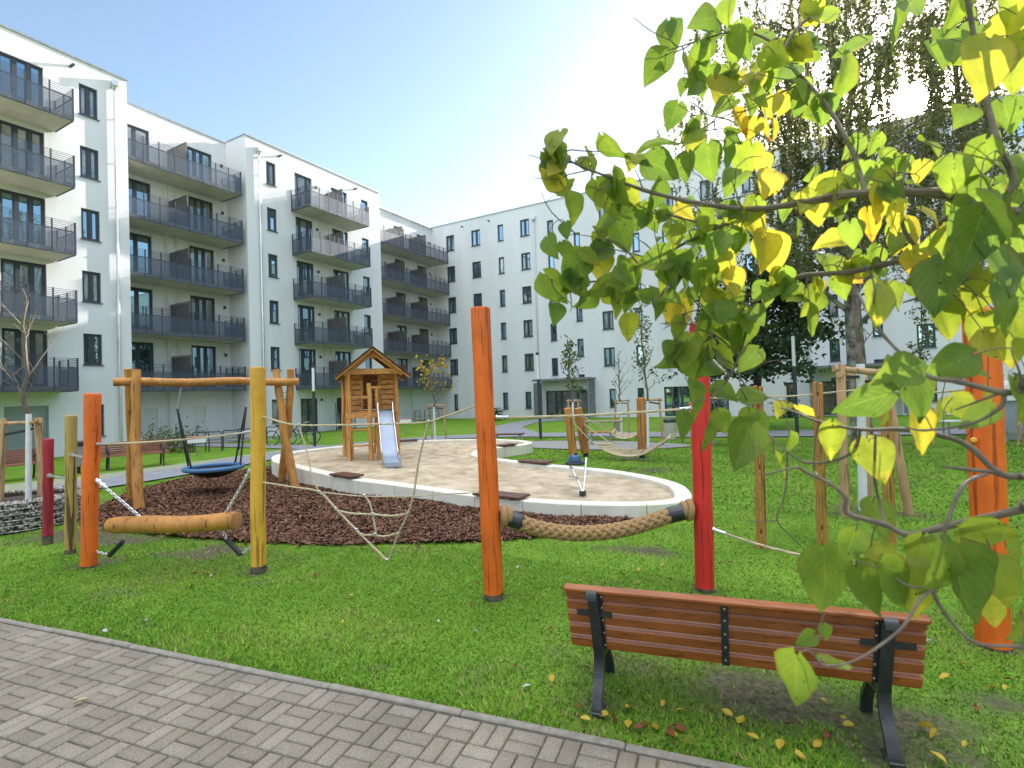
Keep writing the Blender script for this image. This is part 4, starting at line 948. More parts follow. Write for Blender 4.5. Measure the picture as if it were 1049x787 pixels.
# log hung on chains between left orange and yellow posts
a, b = pax(oL, 490), pax(yL, 478); ld0, ld1 = dep(oL[0]), dep(yL[0])
def lg(px, py): return D(px, py, ld0 + (ld1 - ld0) * (px - 91) / (265 - 91))
lgp = [lg(112.5, 538.5), lg(118, 538.2), lg(135, 537.6), lg(155, 537.2), lg(178, 537.5), lg(200, 536.8), lg(222, 534.8), lg(238, 533.6), lg(243, 533.4)]
lo = thing('swinging_log', 'honey coloured log hung on chains between the orange and yellow posts', 'log', lgp[4])
lb = MB(); lb.tube(spline(lgp, 4), [.07] + [.088] * 3 + [.1] * 5 + [.104] * 8 + [.1] * 8 + [.102] * 7 + [.085], 18, capm=1); lb.build('log', [M['log'], M['logend']], lo)
def chain(path, link=.035, r=.0045, mb=None):
    mb = mb or MB(); pts = [Vector(p) for p in path]
    for i in range(len(pts) - 1):
        a, b = pts[i], pts[i + 1]; L_ = (b - a).length; n = max(1, round(L_ / (link * .75))); d = (b - a).normalized(); s_ = d.cross(Vector((0, 0, 1)) if abs(d.z) < .9 else Vector((1, 0, 0))).normalized(); t = d.cross(s_)
        for k in range(n):
            c = a.lerp(b, (k + .5) / n); sd = s_ if k % 2 else t
            mb.tube([c + d * (link / 2 * math.cos(q)) + sd * (link * .3 * math.sin(q)) for q in np.linspace(0, 2 * math.pi, 8, endpoint=False)], r, 5, closed=True)
    return mb
c1 = side(pax(oL, 492), lgp[4], .085); c2 = side(pax(yL, 480), lgp[4], .085)
chain([c1, lg(143, 529)], .05, .007).build('chain', M['zinc'], lo); chain([c2, lg(231, 526)], .05, .007).build('chain', M['zinc'], lo)
for q, d in ((c1, lg(143, 529) - c1), (c2, lg(231, 526) - c2)):
    s_ = MB(); d.normalize(); s_.tube([q - d * .02, q + d * .16], .022, 8); s_.tube([q + d * .02, q + d * .05], .032, 8); s_.tube([q + d * .10, q + d * .13], .03, 8); s_.build('shackle', M['zinc'], lo)
for (p0, p1, p2, p3) in (((97.5, 565), (111, 567.5), (112, 569), (126, 555)), ((258, 560), (249, 567), (247, 568.5), (232, 553))):
    s_ = MB(); s_.tube([lg(*p2), lg(*p3)], .030, 10); s_.build('rubber_sleeve', M['black'], lo); chain([lg(*p0), lg(*p2)], .05, .006).build('chain', M['zinc'], lo)
chain([lg(232, 553), lg(228, 543)], .05, .006).build('chain', M['zinc'], lo)
# thin metal links between the short posts
for (p, q, y1, y2, lab) in ((rL, pL, 487, 491, 'short steel bar joining the short red and pale yellow posts'), (pL, oL, 466, 470, 'short steel bar joining the pale yellow and left orange posts')):
    a, b = pax(p, y1), pax(q, y2); o = thing('steel_bar', lab, 'bar', a); mb = MB(); mb.tube([side(a, b, .06), side(b, a, .06)], .016, 8); mb.build('rod', M['zinc'], o)
    mb = MB(); mb.lathe([(.035, -.01), (.035, .02), (0, .02)], side(a, b, .06), 10, axis=(b - a)); mb.build('collar', M['zinc'], o)

# nest swing
n_ = Vector((.911, -.413, 0)); bd = Vector((.413, .911, 0))
mL, mR = Vector((-12.09, 5.63, 0)), Vector((-10.87, 8.32, 0))
sw = thing('log_gantry', 'honey coloured swing frame of crossed crooked logs with a long top beam', 'swing frame', (mL + mR) / 2)
def crook(base, top, r, seed, bend):
    random.seed(seed); pts = []
    for i in range(7):
        k = i / 6; p = base.lerp(top, k) + bd * (bend * math.sin(k * math.pi) * (1 if i % 2 else .5)) + n_ * (.05 * math.sin(k * 2 * math.pi + seed)); pts.append(p)
    mb = MB(); mb.tube(spline(pts, 4), [r * (1.12 - .25 * i / 24) * (1 + .05 * math.sin(i * .9 + seed)) for i in range(25)], 14, capm=1); return mb
def dropz(p, z): return Vector((p.x, p.y, z))
fr = {}
for k, (A, B, zt) in enumerate(((G(134, 512), G(143, 522), 2.74), (G(288, 495), G(304, 500), 2.70))):
    mid = (A + B) / 2; mid.z = 0
    tA = D((131, 282)[k] if k == 0 else 298, 378, dep(A) - .55); tB = D(140 if k == 0 else 282.5, 379, dep(B) + .35)
    crook(A - V(0, 0, .1), tA, .085, 3 + k, .04).build('post', [M['log'], M['logend']], sw); crook(B - V(0, 0, .1), tB, .088, 8 + k, -.05).build('post', [M['log'], M['logend']], sw)
    fr[k] = (tA, tB)
    wr = MB()
    for j in range(6):
        t = .98 - .06 * j - .06; wr.bar(A.lerp(tA, t), B.lerp(tB, t), .012, .012)
    kind(wr.build('safety_wires', M['rail'], sw), 'stuff')
def bmid(k): return (fr[k][0] + fr[k][1]) / 2
b0, b1 = D(116, 391.5, dep(bmid(0)) - .05), D(305.5, 391, dep(bmid(1)) + .05)
bpts = [b0.lerp(b1, i / 8) + V(0, 0, (.0, .01, -.008, -.012, .004, .02, 0, -.01, 0)[i]) for i in range(9)]
bm = MB(); bm.tube(spline(bpts, 3), .083, 16, capm=1); bm.build('beam', [M['logx'], M['logend']], sw)
h1, h2 = b0.lerp(b1, .33), b0.lerp(b1, .745); h1.z -= .09; h2.z -= .09
ctr = (h1 + h2) / 2; ctr.z = 0; bdir = (h2 - h1).normalized()
cN = D(219.5, 479, dep(ctr) + .1)
ns = thing('nest_swing', 'blue nest swing basket with black net hanging from the log frame', 'swing', cN)
rg = MB(); R_ = .565; rg.torus(cN, R_, .046, 36, 10); rg.build('ring', M['blue'], ns)
wv = MB(); 
for k in range(16):
    a = math.pi * k / 16; u = Vector((math.cos(a), math.sin(a), 0)); wv.tube([cN + u * (R_ * t) + V(0, 0, -.2 * (1 - t * t)) for t in np.linspace(-1, 1, 9)], .012, 5)
for q in (.2, .4, .6, .8): wv.tube([cN + V(R_ * q * math.cos(t), R_ * q * math.sin(t), -.2 * (1 - q * q)) for t in np.linspace(0, 2 * math.pi, 28, endpoint=False)], .012, 5, closed=True)
bowl = [(R_ * q, -.015 - .2 * (1 - q * q)) for q in np.linspace(0, .97, 9)]; wv.lathe(bowl, cN, 28); wv.build('net', M['black'], ns)
for h, sgn_, (jx, jy) in ((h1, -1, (181.5, 419)), (h2, 1, (252, 417))):
    j = D(jx, jy, dep(h) + .02)
    for s2 in (-1, 1):
        e = cN + bdir * sgn_ * R_ * .80 + n_ * s2 * R_ * .6 + V(0, 0, .03)
        mb = MB(); mb.tube([j, e], .020, 8); mb.build('covered_rope', M['black'], ns)
    chain([h, j], .045, .006).build('chain', M['zinc'], ns); mb = MB(); mb.box(h + V(0, 0, .02), (.07, .05, .1), bev=.01); mb.build('hanger', simple('red_hanger', (.5, .03, .03), (.6, .05, .04)), ns)

# playhouse with slide
O = G(358.7, 471, .35); O.z = .33
nf = Vector((.72, -.694, 0)).normalized(); e1 = Vector((-nf.y, nf.x, 0)); RH = Matrix((e1, -nf, (0, 0, 1))).transposed()
def hp(x, y, z): return O + RH @ Vector((x, y, z))
ph = thing('playhouse', 'wooden playhouse on stilts with gable roof standing in the sand', 'playhouse', O)
def leg(x, y, z1, r=.065, name='post', lean=0):
    mb = MB(); pts = [hp(x + .012 * math.sin(k * 2 + x * 9) + lean * (1 - k / 6), y, -.25 + (z1 + .25) * k / 6) for k in range(7)]; mb.tube(pts, [r * (1.05 - .01 * k) for k in range(7)], 12, capm=1); mb.build(name, [M['house'], M['logend']], ph)
FL = 1.2
leg(0, 0, 2.42); leg(.54, 0, 2.05); leg(1.28, .5, 2.42); leg(0.02, .55, 2.42); leg(-.05, 1.75, 2.4); leg(1.3, 1.75, 2.4); leg(.74, .02, 1.95, .045); leg(-.16, 1.2, 2.3, .05)
def hbar(a, b, w, h, name, m='housex', bev=.012):
    mb = MB(); mb.bar(hp(*a), hp(*b), w, h, bev=bev); mb.build(name, M[m], ph)
hbar((-.08, -.02, FL - .02), (.86, -.02, FL - .02), .1, .13, 'deck_beam'); hbar((-.02, .52, FL - .02), (1.36, .52, FL - .02), .08, .12, 'deck_beam'); hbar((-.04, 1.78, FL - .02), (1.36, 1.78, FL - .02), .08, .12, 'deck_beam')
mb = MB()
for k in range(14): mb.box(hp(.64, .06 + k * .125, FL + .07), (1.34, .115, .035), RH, bev=.005)
mb.build('deck', M['housex'], ph)
hbar((-.1, 0, 2.36), (1.4, .0, 2.36), .09, .15, 'tie_beam'); hbar((-.1, 1.75, 2.36), (1.4, 1.75, 2.36), .09, .13, 'tie_beam')
hbar((0, -.02, 1.68), (.56, -.03, 1.66), .06, .06, 'railing'); hbar((.5, -.02, 1.93), (.86, -.02, 1.92), .05, .06, 'railing')
def planks(name, x0, x1, y, zs, hgt, m='housex', along=True):
    mb = MB()
    for i, z in enumerate(zs):
        j = .008 * math.sin(i * 3.3 + x0 * 5)
        if along: mb.box(hp((x0 + x1) / 2, y + j, z), (x1 - x0, .028, hgt), RH, bev=.006)
        else: mb.box(hp(y + j, (x0 + x1) / 2, z), (.028, x1 - x0, hgt), RH, bev=.006)
    mb.build(name, M[m], ph)
zs = [FL + .18 + .142 * k for k in range(8)]
planks('front_wall', .03, .34, .52, zs, .118); planks('front_wall', .86, 1.26, .53, zs, .118); planks('back_wall', 0, 1.3, 1.74, zs, .138)
planks('side_wall', .58, 1.72, .01, zs, .125, along=False); planks('side_wall', .58, 1.72, 1.29, zs, .125, along=False)
hbar((.36, .50, FL + .06), (.36, .50, 2.3), .05, .07, 'door_post'); hbar((.83, .50, FL + .06), (.83, .50, 2.3), .07, .07, 'door_post')
# roof
xc, zr, ev = .65, 2.98, .30
for sgn_ in (-1, 1):
    xe = xc + sgn_ * .96; ze = 2.2
    a, b = Vector((xc, 0, zr)), Vector((xe, 0, ze)); d = (b - a).normalized(); up = Vector((-d.z, 0, d.x)) * (1 if sgn_ < 0 else 1)
    if up.z < 0: up = -up
    rf = MB(); nb_ = 7
    for k in range(nb_):
        c = a.lerp(b, (k + .5) / nb_) + Vector((0, .85, 0)) + up * (.02 + .006 * (k % 2))
        Rr = Matrix((d, (0, 1, 0), d.cross(Vector((0, 1, 0))))).transposed(); rf.box(O + RH @ c, ((b - a).length / nb_ + .02, 2.5, .028), RH @ Rr, bev=.004)
    rf.build('roof', M['roofdark'], ph)
    for yy in (-.28, 1.95):
        rb_ = MB(); rb_.bar(hp(xc, yy, zr - .035), hp(xe, yy, ze - .035), .05, .13, up=tuple(RH @ Vector((0, 1, 0))), bev=.008)
        rb_.build('bargeboard', M['housex'], ph)
    rb_ = MB(); rb_.bar(hp(xc, 0, zr - .11), hp(xc + sgn_ * .78, 0, ze + .07), .09, .13, up=tuple(RH @ Vector((0, 1, 0))), bev=.01); rb_.build('rafter', M['housex'], ph)
hbar((.42, -.01, 2.79), (.88, -.01, 2.79), .07, .12, 'collar_beam')
for z in (.38, .80): hbar((.02, -.005, z), (.52, -.005, z), .05, .05, 'rung')
hbar((.66, .55, .1), (.72, .55, FL), .06, .06, 'brace')
# slide
S0 = hp(.95, -.02, FL + .12); ex_ = G(402.5, 478.5, .33); ex_.z = .44
prof = [(0, FL + .10), (-.16, FL + .09), (-.32, FL - .02), (-.7, FL - .38), (-1.1, FL - .72), (-1.45, FL - .98), (-1.66, .16), (-1.85, .13), (-2.06, .11), (-2.22, .10)]
sl_ = thing('playhouse_slide', 'narrow stainless steel slide leading from the playhouse down into the sand', 'slide', hp(1.0, -2.2, 0))
rel = ex_ - O; yl = rel.dot(-nf); xl = rel.dot(e1); xs0, xs1 = .93, xl
def slp(y, z, dx): k = y / prof[-1][0]; return hp(xs0 + (xs1 - xs0) * k + dx, y * (yl / prof[-1][0]) - 0.0, z)
pp = spline([Vector((0, y, z)) for y, z in prof], 4); wv_ = .19
mb = MB(); rows = [[slp(p.y, p.z, -wv_), slp(p.y, p.z, wv_)] for p in pp]
for r0, r1 in zip(rows[:-1], rows[1:]): mb.face([r0[0], r0[1], r1[1], r1[0]], 0, True)
mb.face([rows[-1][0], rows[-1][1], rows[-1][1] - V(0, 0, .1), rows[-1][0] - V(0, 0, .1)]); mb.build('chute', M['slide'], sl_)
for sg in (-1, 1):
    mb = MB(); n3 = len(pp)
    hts = [(.52 if i < 8 else max(.10, .30 - .006 * i) if i < n3 * .72 else .09) for i in range(n3)]
    for i in range(n3 - 1):
        a, b = slp(pp[i].y, pp[i].z - .02, sg * (wv_ + .004)), slp(pp[i + 1].y, pp[i + 1].z - .02, sg * (wv_ + .004))
        mb.face([a, b, b + V(0, 0, hts[i + 1] * .55), a + V(0, 0, hts[i] * .55)], 0, True)
    mb.tube([slp(pp[i].y, pp[i].z - .02 + hts[i] * .55, sg * (wv_ + .004)) for i in range(n3)], .014, 6); mb.build('side_wall', M['steel'], sl_)

# sand digger
ft = G(597, 508, .16); dg = thing('sand_digger', 'small steel sand digger toy with blue seat fixed in the sand', 'sand digger', ft)
dd = dep(ft)
def q(px, py, off=0): return D(px, py, dd + off)
mb = MB(); mb.box(q(597, 505.5), (.10, .10, .09), bev=.012); mb.build('foot', M['castiron'], dg)
mb = MB(); mb.tube([q(584, 478, .45), q(592, 492, .2), q(596.5, 504)], .018, 8); mb.tube([q(600.5, 469, .35), q(599, 490, .15), q(597.5, 504)], .018, 8); mb.tube([q(586, 479, .4), q(589, 487, .3)], .02, 8); mb.bar(q(583, 488, .25), q(592, 489, .2), .03, .02); mb.bar(q(585, 499.5, .1), q(595, 501, .05), .05, .02); mb.build('arms', M['steel'], dg)
mb = MB(); c = q(589, 474.5, .5); mb.lathe([(0, -.03), (.17, -.025), (.185, 0), (.17, .02), (0, .025)], c, 20); mb.build('disc', M['black'], dg)
mb = MB(); mb.lathe([(.12, .02), (.125, .06), (.09, .13), (.05, .15), (0, .15)], c, 16); mb.build('seat', simple('digger_blue', (.03, .075, .17), (.05, .11, .24), 9, .4), dg)
mb = MB(); mb.tube([q(590, 474, .5), q(589.5, 464, .5)], .02, 8); mb.lathe([(0, .03), (.028, .02), (.03, 0), (0, -.03)], q(590, 465.5, .5), 10); mb.build('lever', M['castiron'], dg)

# hammocks and their posts
def square_post(name, label, base, topx, w, m, group, foot=True, cat='post'):
    b = Vector(base); t = D(*topx, dep(b)); o = thing(name, label, cat, b, group); d = (t - b).normalized()
    mb = MB(); mb.tube([b + d * .14 if foot else b - d * .1, b.lerp(t, .5), t - d * .02, t], [w, w, w * .98, w * .8], 14); mb.build('shaft', m, o)
    if foot: mb = MB(); mb.tube([b - d * .1, b + d * .15], w * .62, 10); mb.build('foot', M['castiron'], o)
    return b, t
P1 = square_post('hammock_post', 'left one of the two leaning orange-brown hammock posts behind the sand digger', G(588, 471), (581.5, 418), .12, M['log'], 'hammock posts')
P2 = square_post('hammock_post', 'right one of the two leaning orange-brown hammock posts behind the sand digger', G(600.5, 468.5), (592, 418), .13, M['brownpost'], 'hammock posts')
P3 = square_post('hammock_post', 'thick upright brown hammock post beside a young staked tree', G(658, 469), (656.5, 407.5), .125, M['brownpost'], 'hammock posts')
P4 = square_post('hammock_post', 'brown hammock post mostly hidden behind the red post', G(714, 476), (709, 412), .10, M['brownpost'], 'hammock posts')
def hammock(name, label, near, far, ropes, d0_, d1_, x0, x1, depth_gap):
    f = lambda px, py, off=0: D(px, py, d0_ + (d1_ - d0_) * (px - x0) / (x1 - x0) + off)
    A = spline([f(*p) for p in near], 5); Bq = spline([f(*p, depth_gap) for p in far], 5); n = 24
    A = [A[round(i * (len(A) - 1) / n)] for i in range(n + 1)]; Bq = [Bq[round(i * (len(Bq) - 1) / n)] for i in range(n + 1)]
    o = thing(name, label, 'hammock', A[n // 2]); mb = MB()
    for k in range(8): mb.tube([a.lerp(b, k / 7) - V(0, 0, .05 * math.sin(math.pi * k / 7)) for a, b in zip(A, Bq)], .013, 5)
    for i in range(0, n + 1): mb.tube([A[i].lerp(Bq[i], k / 7) - V(0, 0, .05 * math.sin(math.pi * k / 7)) for k in range(8)], .012, 5)
    kind(mb.build('net', M['rope'], o), 'stuff')
    for i in (0, n): mb = MB(); mb.tube([A[i], Bq[i]], .028, 8); mb.build('spreader', M['rope'], o)
    for p, c in ropes:
        mb = MB(); mb.tube(sag(p, {'a0': A[0], 'b0': Bq[0], 'a1': A[n], 'b1': Bq[n]}[c], .02, 5), .016, 6); mb.build('rope', M['rope'], o)
pt = lambda P, py: pax(P, py)
hammock('hammock', 'white rope net hammock hanging low over the grass beyond the sand pit', [(609, 455), (622, 463), (640, 467.5), (660, 465), (684, 450)], [(627, 455), (640, 459.5), (654, 461.3), (668, 459), (687, 446)],
        ((pt(P1, 428), 'a0'), (pt(P2, 431), 'b0'), (pt(P4, 436), 'a1'), (pt(P4, 434), 'b1')), dep(P1[0]), dep(P4[0]), 600, 712, .35)
hammock('hammock', 'smaller white rope hammock further back left of the thick brown post', [(627, 444), (632, 448.5), (640, 449.5), (648, 448), (654, 444.5)], [(630, 440), (634, 443), (641, 444), (648, 444), (655, 442.5)],
        ((pt(P2, 424), 'a0'), (pt(P2, 426), 'b0'), (pt(P3, 426), 'a1'), (pt(P3, 426), 'b1')), dep(P3[0]) + 1.2, dep(P3[0]) + .5, 600, 657, .8)

# brown double posts on the right with thin ropes
BP = []
for i, (bx, tx, lab) in enumerate((((780, 561), (776.5, 396), 'slim brown double post nearest to the red post'), ((842.5, 557), (837.5, 392), 'slim brown double post between two others behind hanging leaves'), ((912.5, 558), (906.5, 400), 'slim brown double post next to the staked tree at right'))):
    b = G(*bx); t = D(*tx, dep(b)); o = thing('timber_post', lab, 'post', b, 'slim brown double posts'); ax = (t - b).normalized(); tow = (Vector(EYEP) - b); tow.z = 0; tow.normalize(); sd = tow.cross(Vector((0, 0, 1)))
    for s in (-1, 1):
        mb = MB(); mb.bar(b - ax * .1 + sd * s * .031, t + sd * s * .031 + ax * (.012 if s > 0 else 0), .05, .09, up=tuple(tow), bev=.01); mb.build('board', M['brownpost'], o)
    mb = MB()
    for k in (.1, .5, .93): mb.box(b.lerp(t, k), (.05, .05, .05))
    mb.build('spacer', M['castiron'], o); BP.append((b, t))
a = pax(rM, 408); pts = [side(a, BP[0][0], .088), pax(BP[0], 406), pax(BP[1], 403.5), D(880, 399.5, dep(BP[2][0]) - .1), pax(BP[2], 398)]
rope('rope', 'thin rope strung along the slim brown posts right of the red post', sag(pts[0], pts[1], .01, 3) + sag(pts[1], pts[2], .015, 3)[1:] + pts[3:], .011)
b2 = pax(oR, 398); rope('rope', 'thin rope from the slim brown post to the large orange post', sag(pts[-1], side(b2, pts[-1], .1), .03, 5), .011)
a = pax(rM, 541); b_ = pax(oR, 590); rope('rope', 'low thin rope running from the red post behind the bench to the orange post', sag(side(a, b_, .09), side(b_, a, .1), .1, 6), .011)
# bolts on the large orange post
for px, py in ((1025, 384), (997.5, 451)):
    p = pax(oR, py); tow = (Vector(EYEP) - p).normalized(); c = D(px, py, dep(p) - .06); mb = MB(); mb.lathe([(.02, -.05), (.02, .02), (.012, .03), (0, .03)], c, 10, axis=tow)
    root = [o for o in bpy.data.objects if o.get('label') == 'large orange round post behind the bench and foliage at right'][0]; mb.build('bolt', M['yellow'], root)

# ---------------------------------------------------------------- the bench in front
bl, br = G(612, 731), G(916, 782)
bx = (br - bl).normalized(); by = Vector((-bx.y, bx.x, 0)); RB = Matrix((bx, by, (0, 0, 1))).transposed(); BO = (bl + br) / 2
hl = (br - bl).length / 2
def bp(x, y, z): return BO + RB @ Vector((x, y, z - .062 * min(1, max(0, (z - .1) / .3))))
be = thing('park_bench', 'brown slatted park bench with black cast iron legs seen from behind', 'bench', BO)
def legpath(x, s_):
    mb = MB(); w = .062
    def ribbon(pts, th, nm):
        m_ = MB(); sp = spline([Vector((0, a, b)) for a, b in pts], 5); tn = []
        for i, p in enumerate(sp):
            t = (sp[min(i + 1, len(sp) - 1)] - sp[max(i - 1, 0)]).normalized(); tn.append(Vector((0, -t.z, t.y)))
        secs = []
        for p, nrm in zip(sp, tn):
            a, b = p + nrm * th / 2, p - nrm * th / 2
            secs.append([bp(x - w / 2, a.y, a.z), bp(x + w / 2, a.y, a.z), bp(x + w / 2, b.y, b.z), bp(x - w / 2, b.y, b.z)])
        vs_ = [q for s in secs for q in s]; f_ = [(0, 1, 2, 3), tuple(len(vs_) - k for k in (1, 2, 3, 4))]
        for i in range(len(secs) - 1):
            for j in range(4): f_.append((i * 4 + j, (i + 1) * 4 + j, (i + 1) * 4 + (j + 1) % 4, i * 4 + (j + 1) % 4))
        m_.raw(vs_, f_, 0, False); return m_.build(nm, M['castiron'], be)
    ribbon([(-.02, -.03), (.03, .09), (.10, .20), (.125, .32), (.105, .42), (.06, .56), (.015, .70), (-.012, .775), (-.03, .80), (-.055, .795), (-.065, .765)], .034, 'leg')
    ribbon([(.50, -.03), (.46, .10), (.38, .22), (.34, .32), (.36, .40), (.40, .435)], .034, 'leg')
    ribbon([(.115, .37), (.25, .375), (.41, .405), (.50, .43), (.53, .425)], .034, 'seat_bearer')
    g_ = MB(); g_.bar(bp(x, .14, .33), bp(x, .335, .28), .05, .02); g_.bar(bp(x + (.03 if s_ < 0 else -.03) * 0, .06, .05), bp(x, .14, .26), .045, .02); g_.build('stretcher', M['castiron'], be)
    pl_ = MB(); pl_.box(bp(x, .012, .015), (.075, .13, .03), RB, bev=.006); pl_.build('foot_plate', M['castiron'], be)
for s_ in (-1, 1): legpath(s_ * hl, s_)
L3 = hl * 2 + .36
def back_y(z): return .105 + .020 - (z - .42) * .305      # the inclined back
def slat(y, z, w, t, tilt, name='back_slat', off=0):
    Rl = RB @ Matrix.Rotation(tilt, 3, 'X'); mb = MB(); mb.box(bp(off, y, z), (L3, w, t), Rl, bev=.011); return mb.build(name, M['bench_slat'], be)
tl_ = math.atan(.305)
for z in (.43, .517, .604, .691, .765): slat(back_y(z) + .015, z, .038, .079 if z < .7 else .062, tl_)
slat(-.012, .812, .064, .034, .05, 'top_slat')
for k, y in enumerate((.165, .245, .325, .405, .485)): slat(y, .425 + .005 * k, .068, .036, .05, 'seat_slat')
st = MB(); st.bar(bp(-.02, back_y(.40) - .012, .395), bp(-.02, back_y(.785) - .012, .79), .04, .010, up=tuple(by)); o_ = st.build('centre_strap', M['castiron'], be)
sc_ = MB()
for z in (.43, .517, .604, .691, .765): sc_.lathe([(.0075, 0), (.006, .005), (0, .006)], bp(-.02, back_y(z) - .018, z), 8, axis=-by)
for s_ in (-1, 1):
    for z in (.43, .517, .604, .691, .765): sc_.lathe([(.007, 0), (.006, .006), (0, .007)], bp(s_ * hl + (.044 if s_ < 0 else -.044), back_y(z) - .008, z), 8, axis=-by)
kind(sc_.build('screws', M['bolt'], be), 'stuff')
for s_ in (-1, 1):
    pz = .648; mb = MB(); mb.bar(bp(s_ * hl - .115, back_y(pz) - .006, pz), bp(s_ * hl + .135 if s_ > 0 else s_ * hl + .10, back_y(pz) - .006, pz), .008, .045); 
    mb.build('plate', M['castiron'], be)
    mb = MB(); mb.bar(bp(s_ * hl + .04 * -s_, back_y(.41) - .002, .40), bp(s_ * hl + .04 * -s_, back_y(.79) - .002, .79), .022, .008, up=tuple(by)); mb.build('flange', M['castiron'], be)

# ---------------------------------------------------------------- far furniture
def far_bench(P, yaw, label):
    o = thing('park_bench', label, 'bench', P, 'brown benches along the left path'); R = Matrix.Rotation(yaw, 3, 'Z')
    f = lambda x, y, z: Vector(P) + R @ Vector((x, y, z))
    for k in range(6):
        mb = MB(); z = .47 + k * .068; mb.bar(f(-.9, .30 + k * .022, z), f(.9, .30 + k * .022, z), .03, .056); mb.build('back_slat', M['oldbench'], o)
    for k in range(5): mb = MB(); mb.bar(f(-.9, -.18 + k * .095, .44), f(.9, -.18 + k * .095, .44), .078, .036); mb.build('seat_slat', M['oldbench'], o)
    for x in (-.72, .72):
        mb = MB(); mb.tube(spline([f(x, .40, 0), f(x, .30, .28), f(x, .30, .44), f(x, .42, .82)], 4), .028, 8); mb.build('leg', M['castiron'], o)
        mb = MB(); mb.tube(spline([f(x, -.22, 0), f(x, -.12, .22), f(x, -.18, .42), f(x, -.16, .62), f(x, .05, .66), f(x, .30, .62)], 4), .028, 8); mb.build('leg', M['castiron'], o)
p1, p2 = G(12, 494), G(143, 479.5)
far_bench((p1.x - .3, p1.y - .1, 0), math.radians(82), 'brown slatted bench behind the white tree stem at the far left'); far_bench((p2.x - .2, p2.y, 0), math.radians(72), 'brown slatted bench behind the swing frame legs beside the path')
bn = thing('litter_bin', 'grey metal litter bin between the yellow and orange posts', 'bin', G(80, 485)); p = G(80, 485)
mb = MB(); mb.box(p + V(0, 0, .52), (.42, .42, .62), bev=.02); mb.build('body', M['grey_metal'], bn); mb = MB(); mb.box(p + V(0, 0, .90), (.46, .46, .14), bev=.03); mb.build('hood', M['castiron'], bn); mb = MB(); mb.tube([p, p + V(0, 0, .3)], .06, 10); mb.build('stand', M['castiron'], bn)
p = G(687, 450); bn = thing('litter_bin', 'pale concrete litter bin with dark lid beside the far path', 'bin', p)
mb = MB(); mb.lathe([(0, 0), (.22, 0), (.235, .05), (.235, .66), (.2, .68)], p, 18); mb.build('body', M['binconc'], bn); mb = MB(); mb.lathe([(.25, .66), (.25, .74), (.2, .80), (0, .80)], p, 18); mb.build('lid', M['castiron'], bn)
def sign(P, w, label, z):
    P = Vector(P); o = thing('notice_sign', label, 'sign', P); tow = (Vector((-5, 0, 0)) - P); tow.z = 0; tow.normalize(); sd = Vector((-tow.y, tow.x, 0)); R = Matrix((sd, -tow, (0, 0, 1))).transposed()
    mb = MB(); mb.tube([P, P + V(0, 0, z)], .03, 8); mb.build('pole', M['grey_metal'], o); mb = MB(); mb.box(P + V(0, 0, z) + tow * .04, (w, .02, w * .42), R, bev=.004); pl_ = mb.build('plate', M['white'], o)
    mb = MB(); mb.box(P + V(0, 0, z + w * .165) + tow * .052, (w * .98, .006, w * .07), R); mb.build('red_strip', M['signred'], pl_)
sign(G(202, 467), .62, 'white notice sign with a red top edge by the blue swing', .62); sign(G(416, 446), .6, 'small white notice sign on a post behind the slide', .75)
def lamp(base, top, sw_, label):
    b = Vector(base); t = D(*top, dep(b)); o = thing('street_lamp', label, 'lamp', b, 'slim pole lamps'); q_ = b.lerp(t, sw_)
    mb = MB(); mb.tube([b, q_], .062, 12); mb.build('pole', M['anthracite'], o); mb = MB(); mb.tube([q_, t - (t - b).normalized() * .12], .055, 12); mb.build('light_tube', M['white'], o); mb = MB(); mb.lathe([(.06, 0), (.065, .1), (.05, .12), (0, .12)], t - (t - b).normalized() * .12, 12); mb.build('cap', M['anthracite'], o)
lamp(G(322.5, 458), (320.5, 374), .68, 'slim pole lamp with white light tube left of the playhouse'); lamp(G(554, 450), (550.3, 361), .69, 'slim pole lamp with white tube in front of the far entrance'); lamp(G(817, 451), (812, 341), .69, 'slim pole lamp with white tube right of the dark tree')
# bike stands and bicycles
def hoop(P, yaw, label, group, h=.8, w=.75):
    o = thing('bike_stand', label, 'bike stand', P, group); R = Matrix.Rotation(yaw, 3, 'Z'); f = lambda x, z: Vector(P) + R @ Vector((x, 0, z))
    mb = MB(); mb.tube(spline([f(-w / 2, 0), f(-w / 2, h * .8), f(-w / 2 + .06, h), f(0, h), f(w / 2 - .06, h), f(w / 2, h * .8), f(w / 2, 0)], 4), .024, 8); mb.build('hoop', M['anthracite'], o)
    mb = MB(); mb.tube([f(-w / 2, h * .45), f(w / 2, h * .45)], .016, 6); mb.build('crossbar', M['anthracite'], o)
for px, py in ((206, 463), (219, 462.5), (237, 460.5), (252, 458), (266, 456), (281, 455.5)): hoop(G(px, py), math.radians(20), 'dark tubular bike stand by the path in front of the left block', 'bike stands by the left block')
for px, py in ((408, 432), (418, 431.5), (428, 431), (438, 430.5), (447, 430)): hoop(G(px, py), math.radians(95), 'dark tubular bike stand in front of the far building corner', 'bike stands at the far corner', .8, .8)
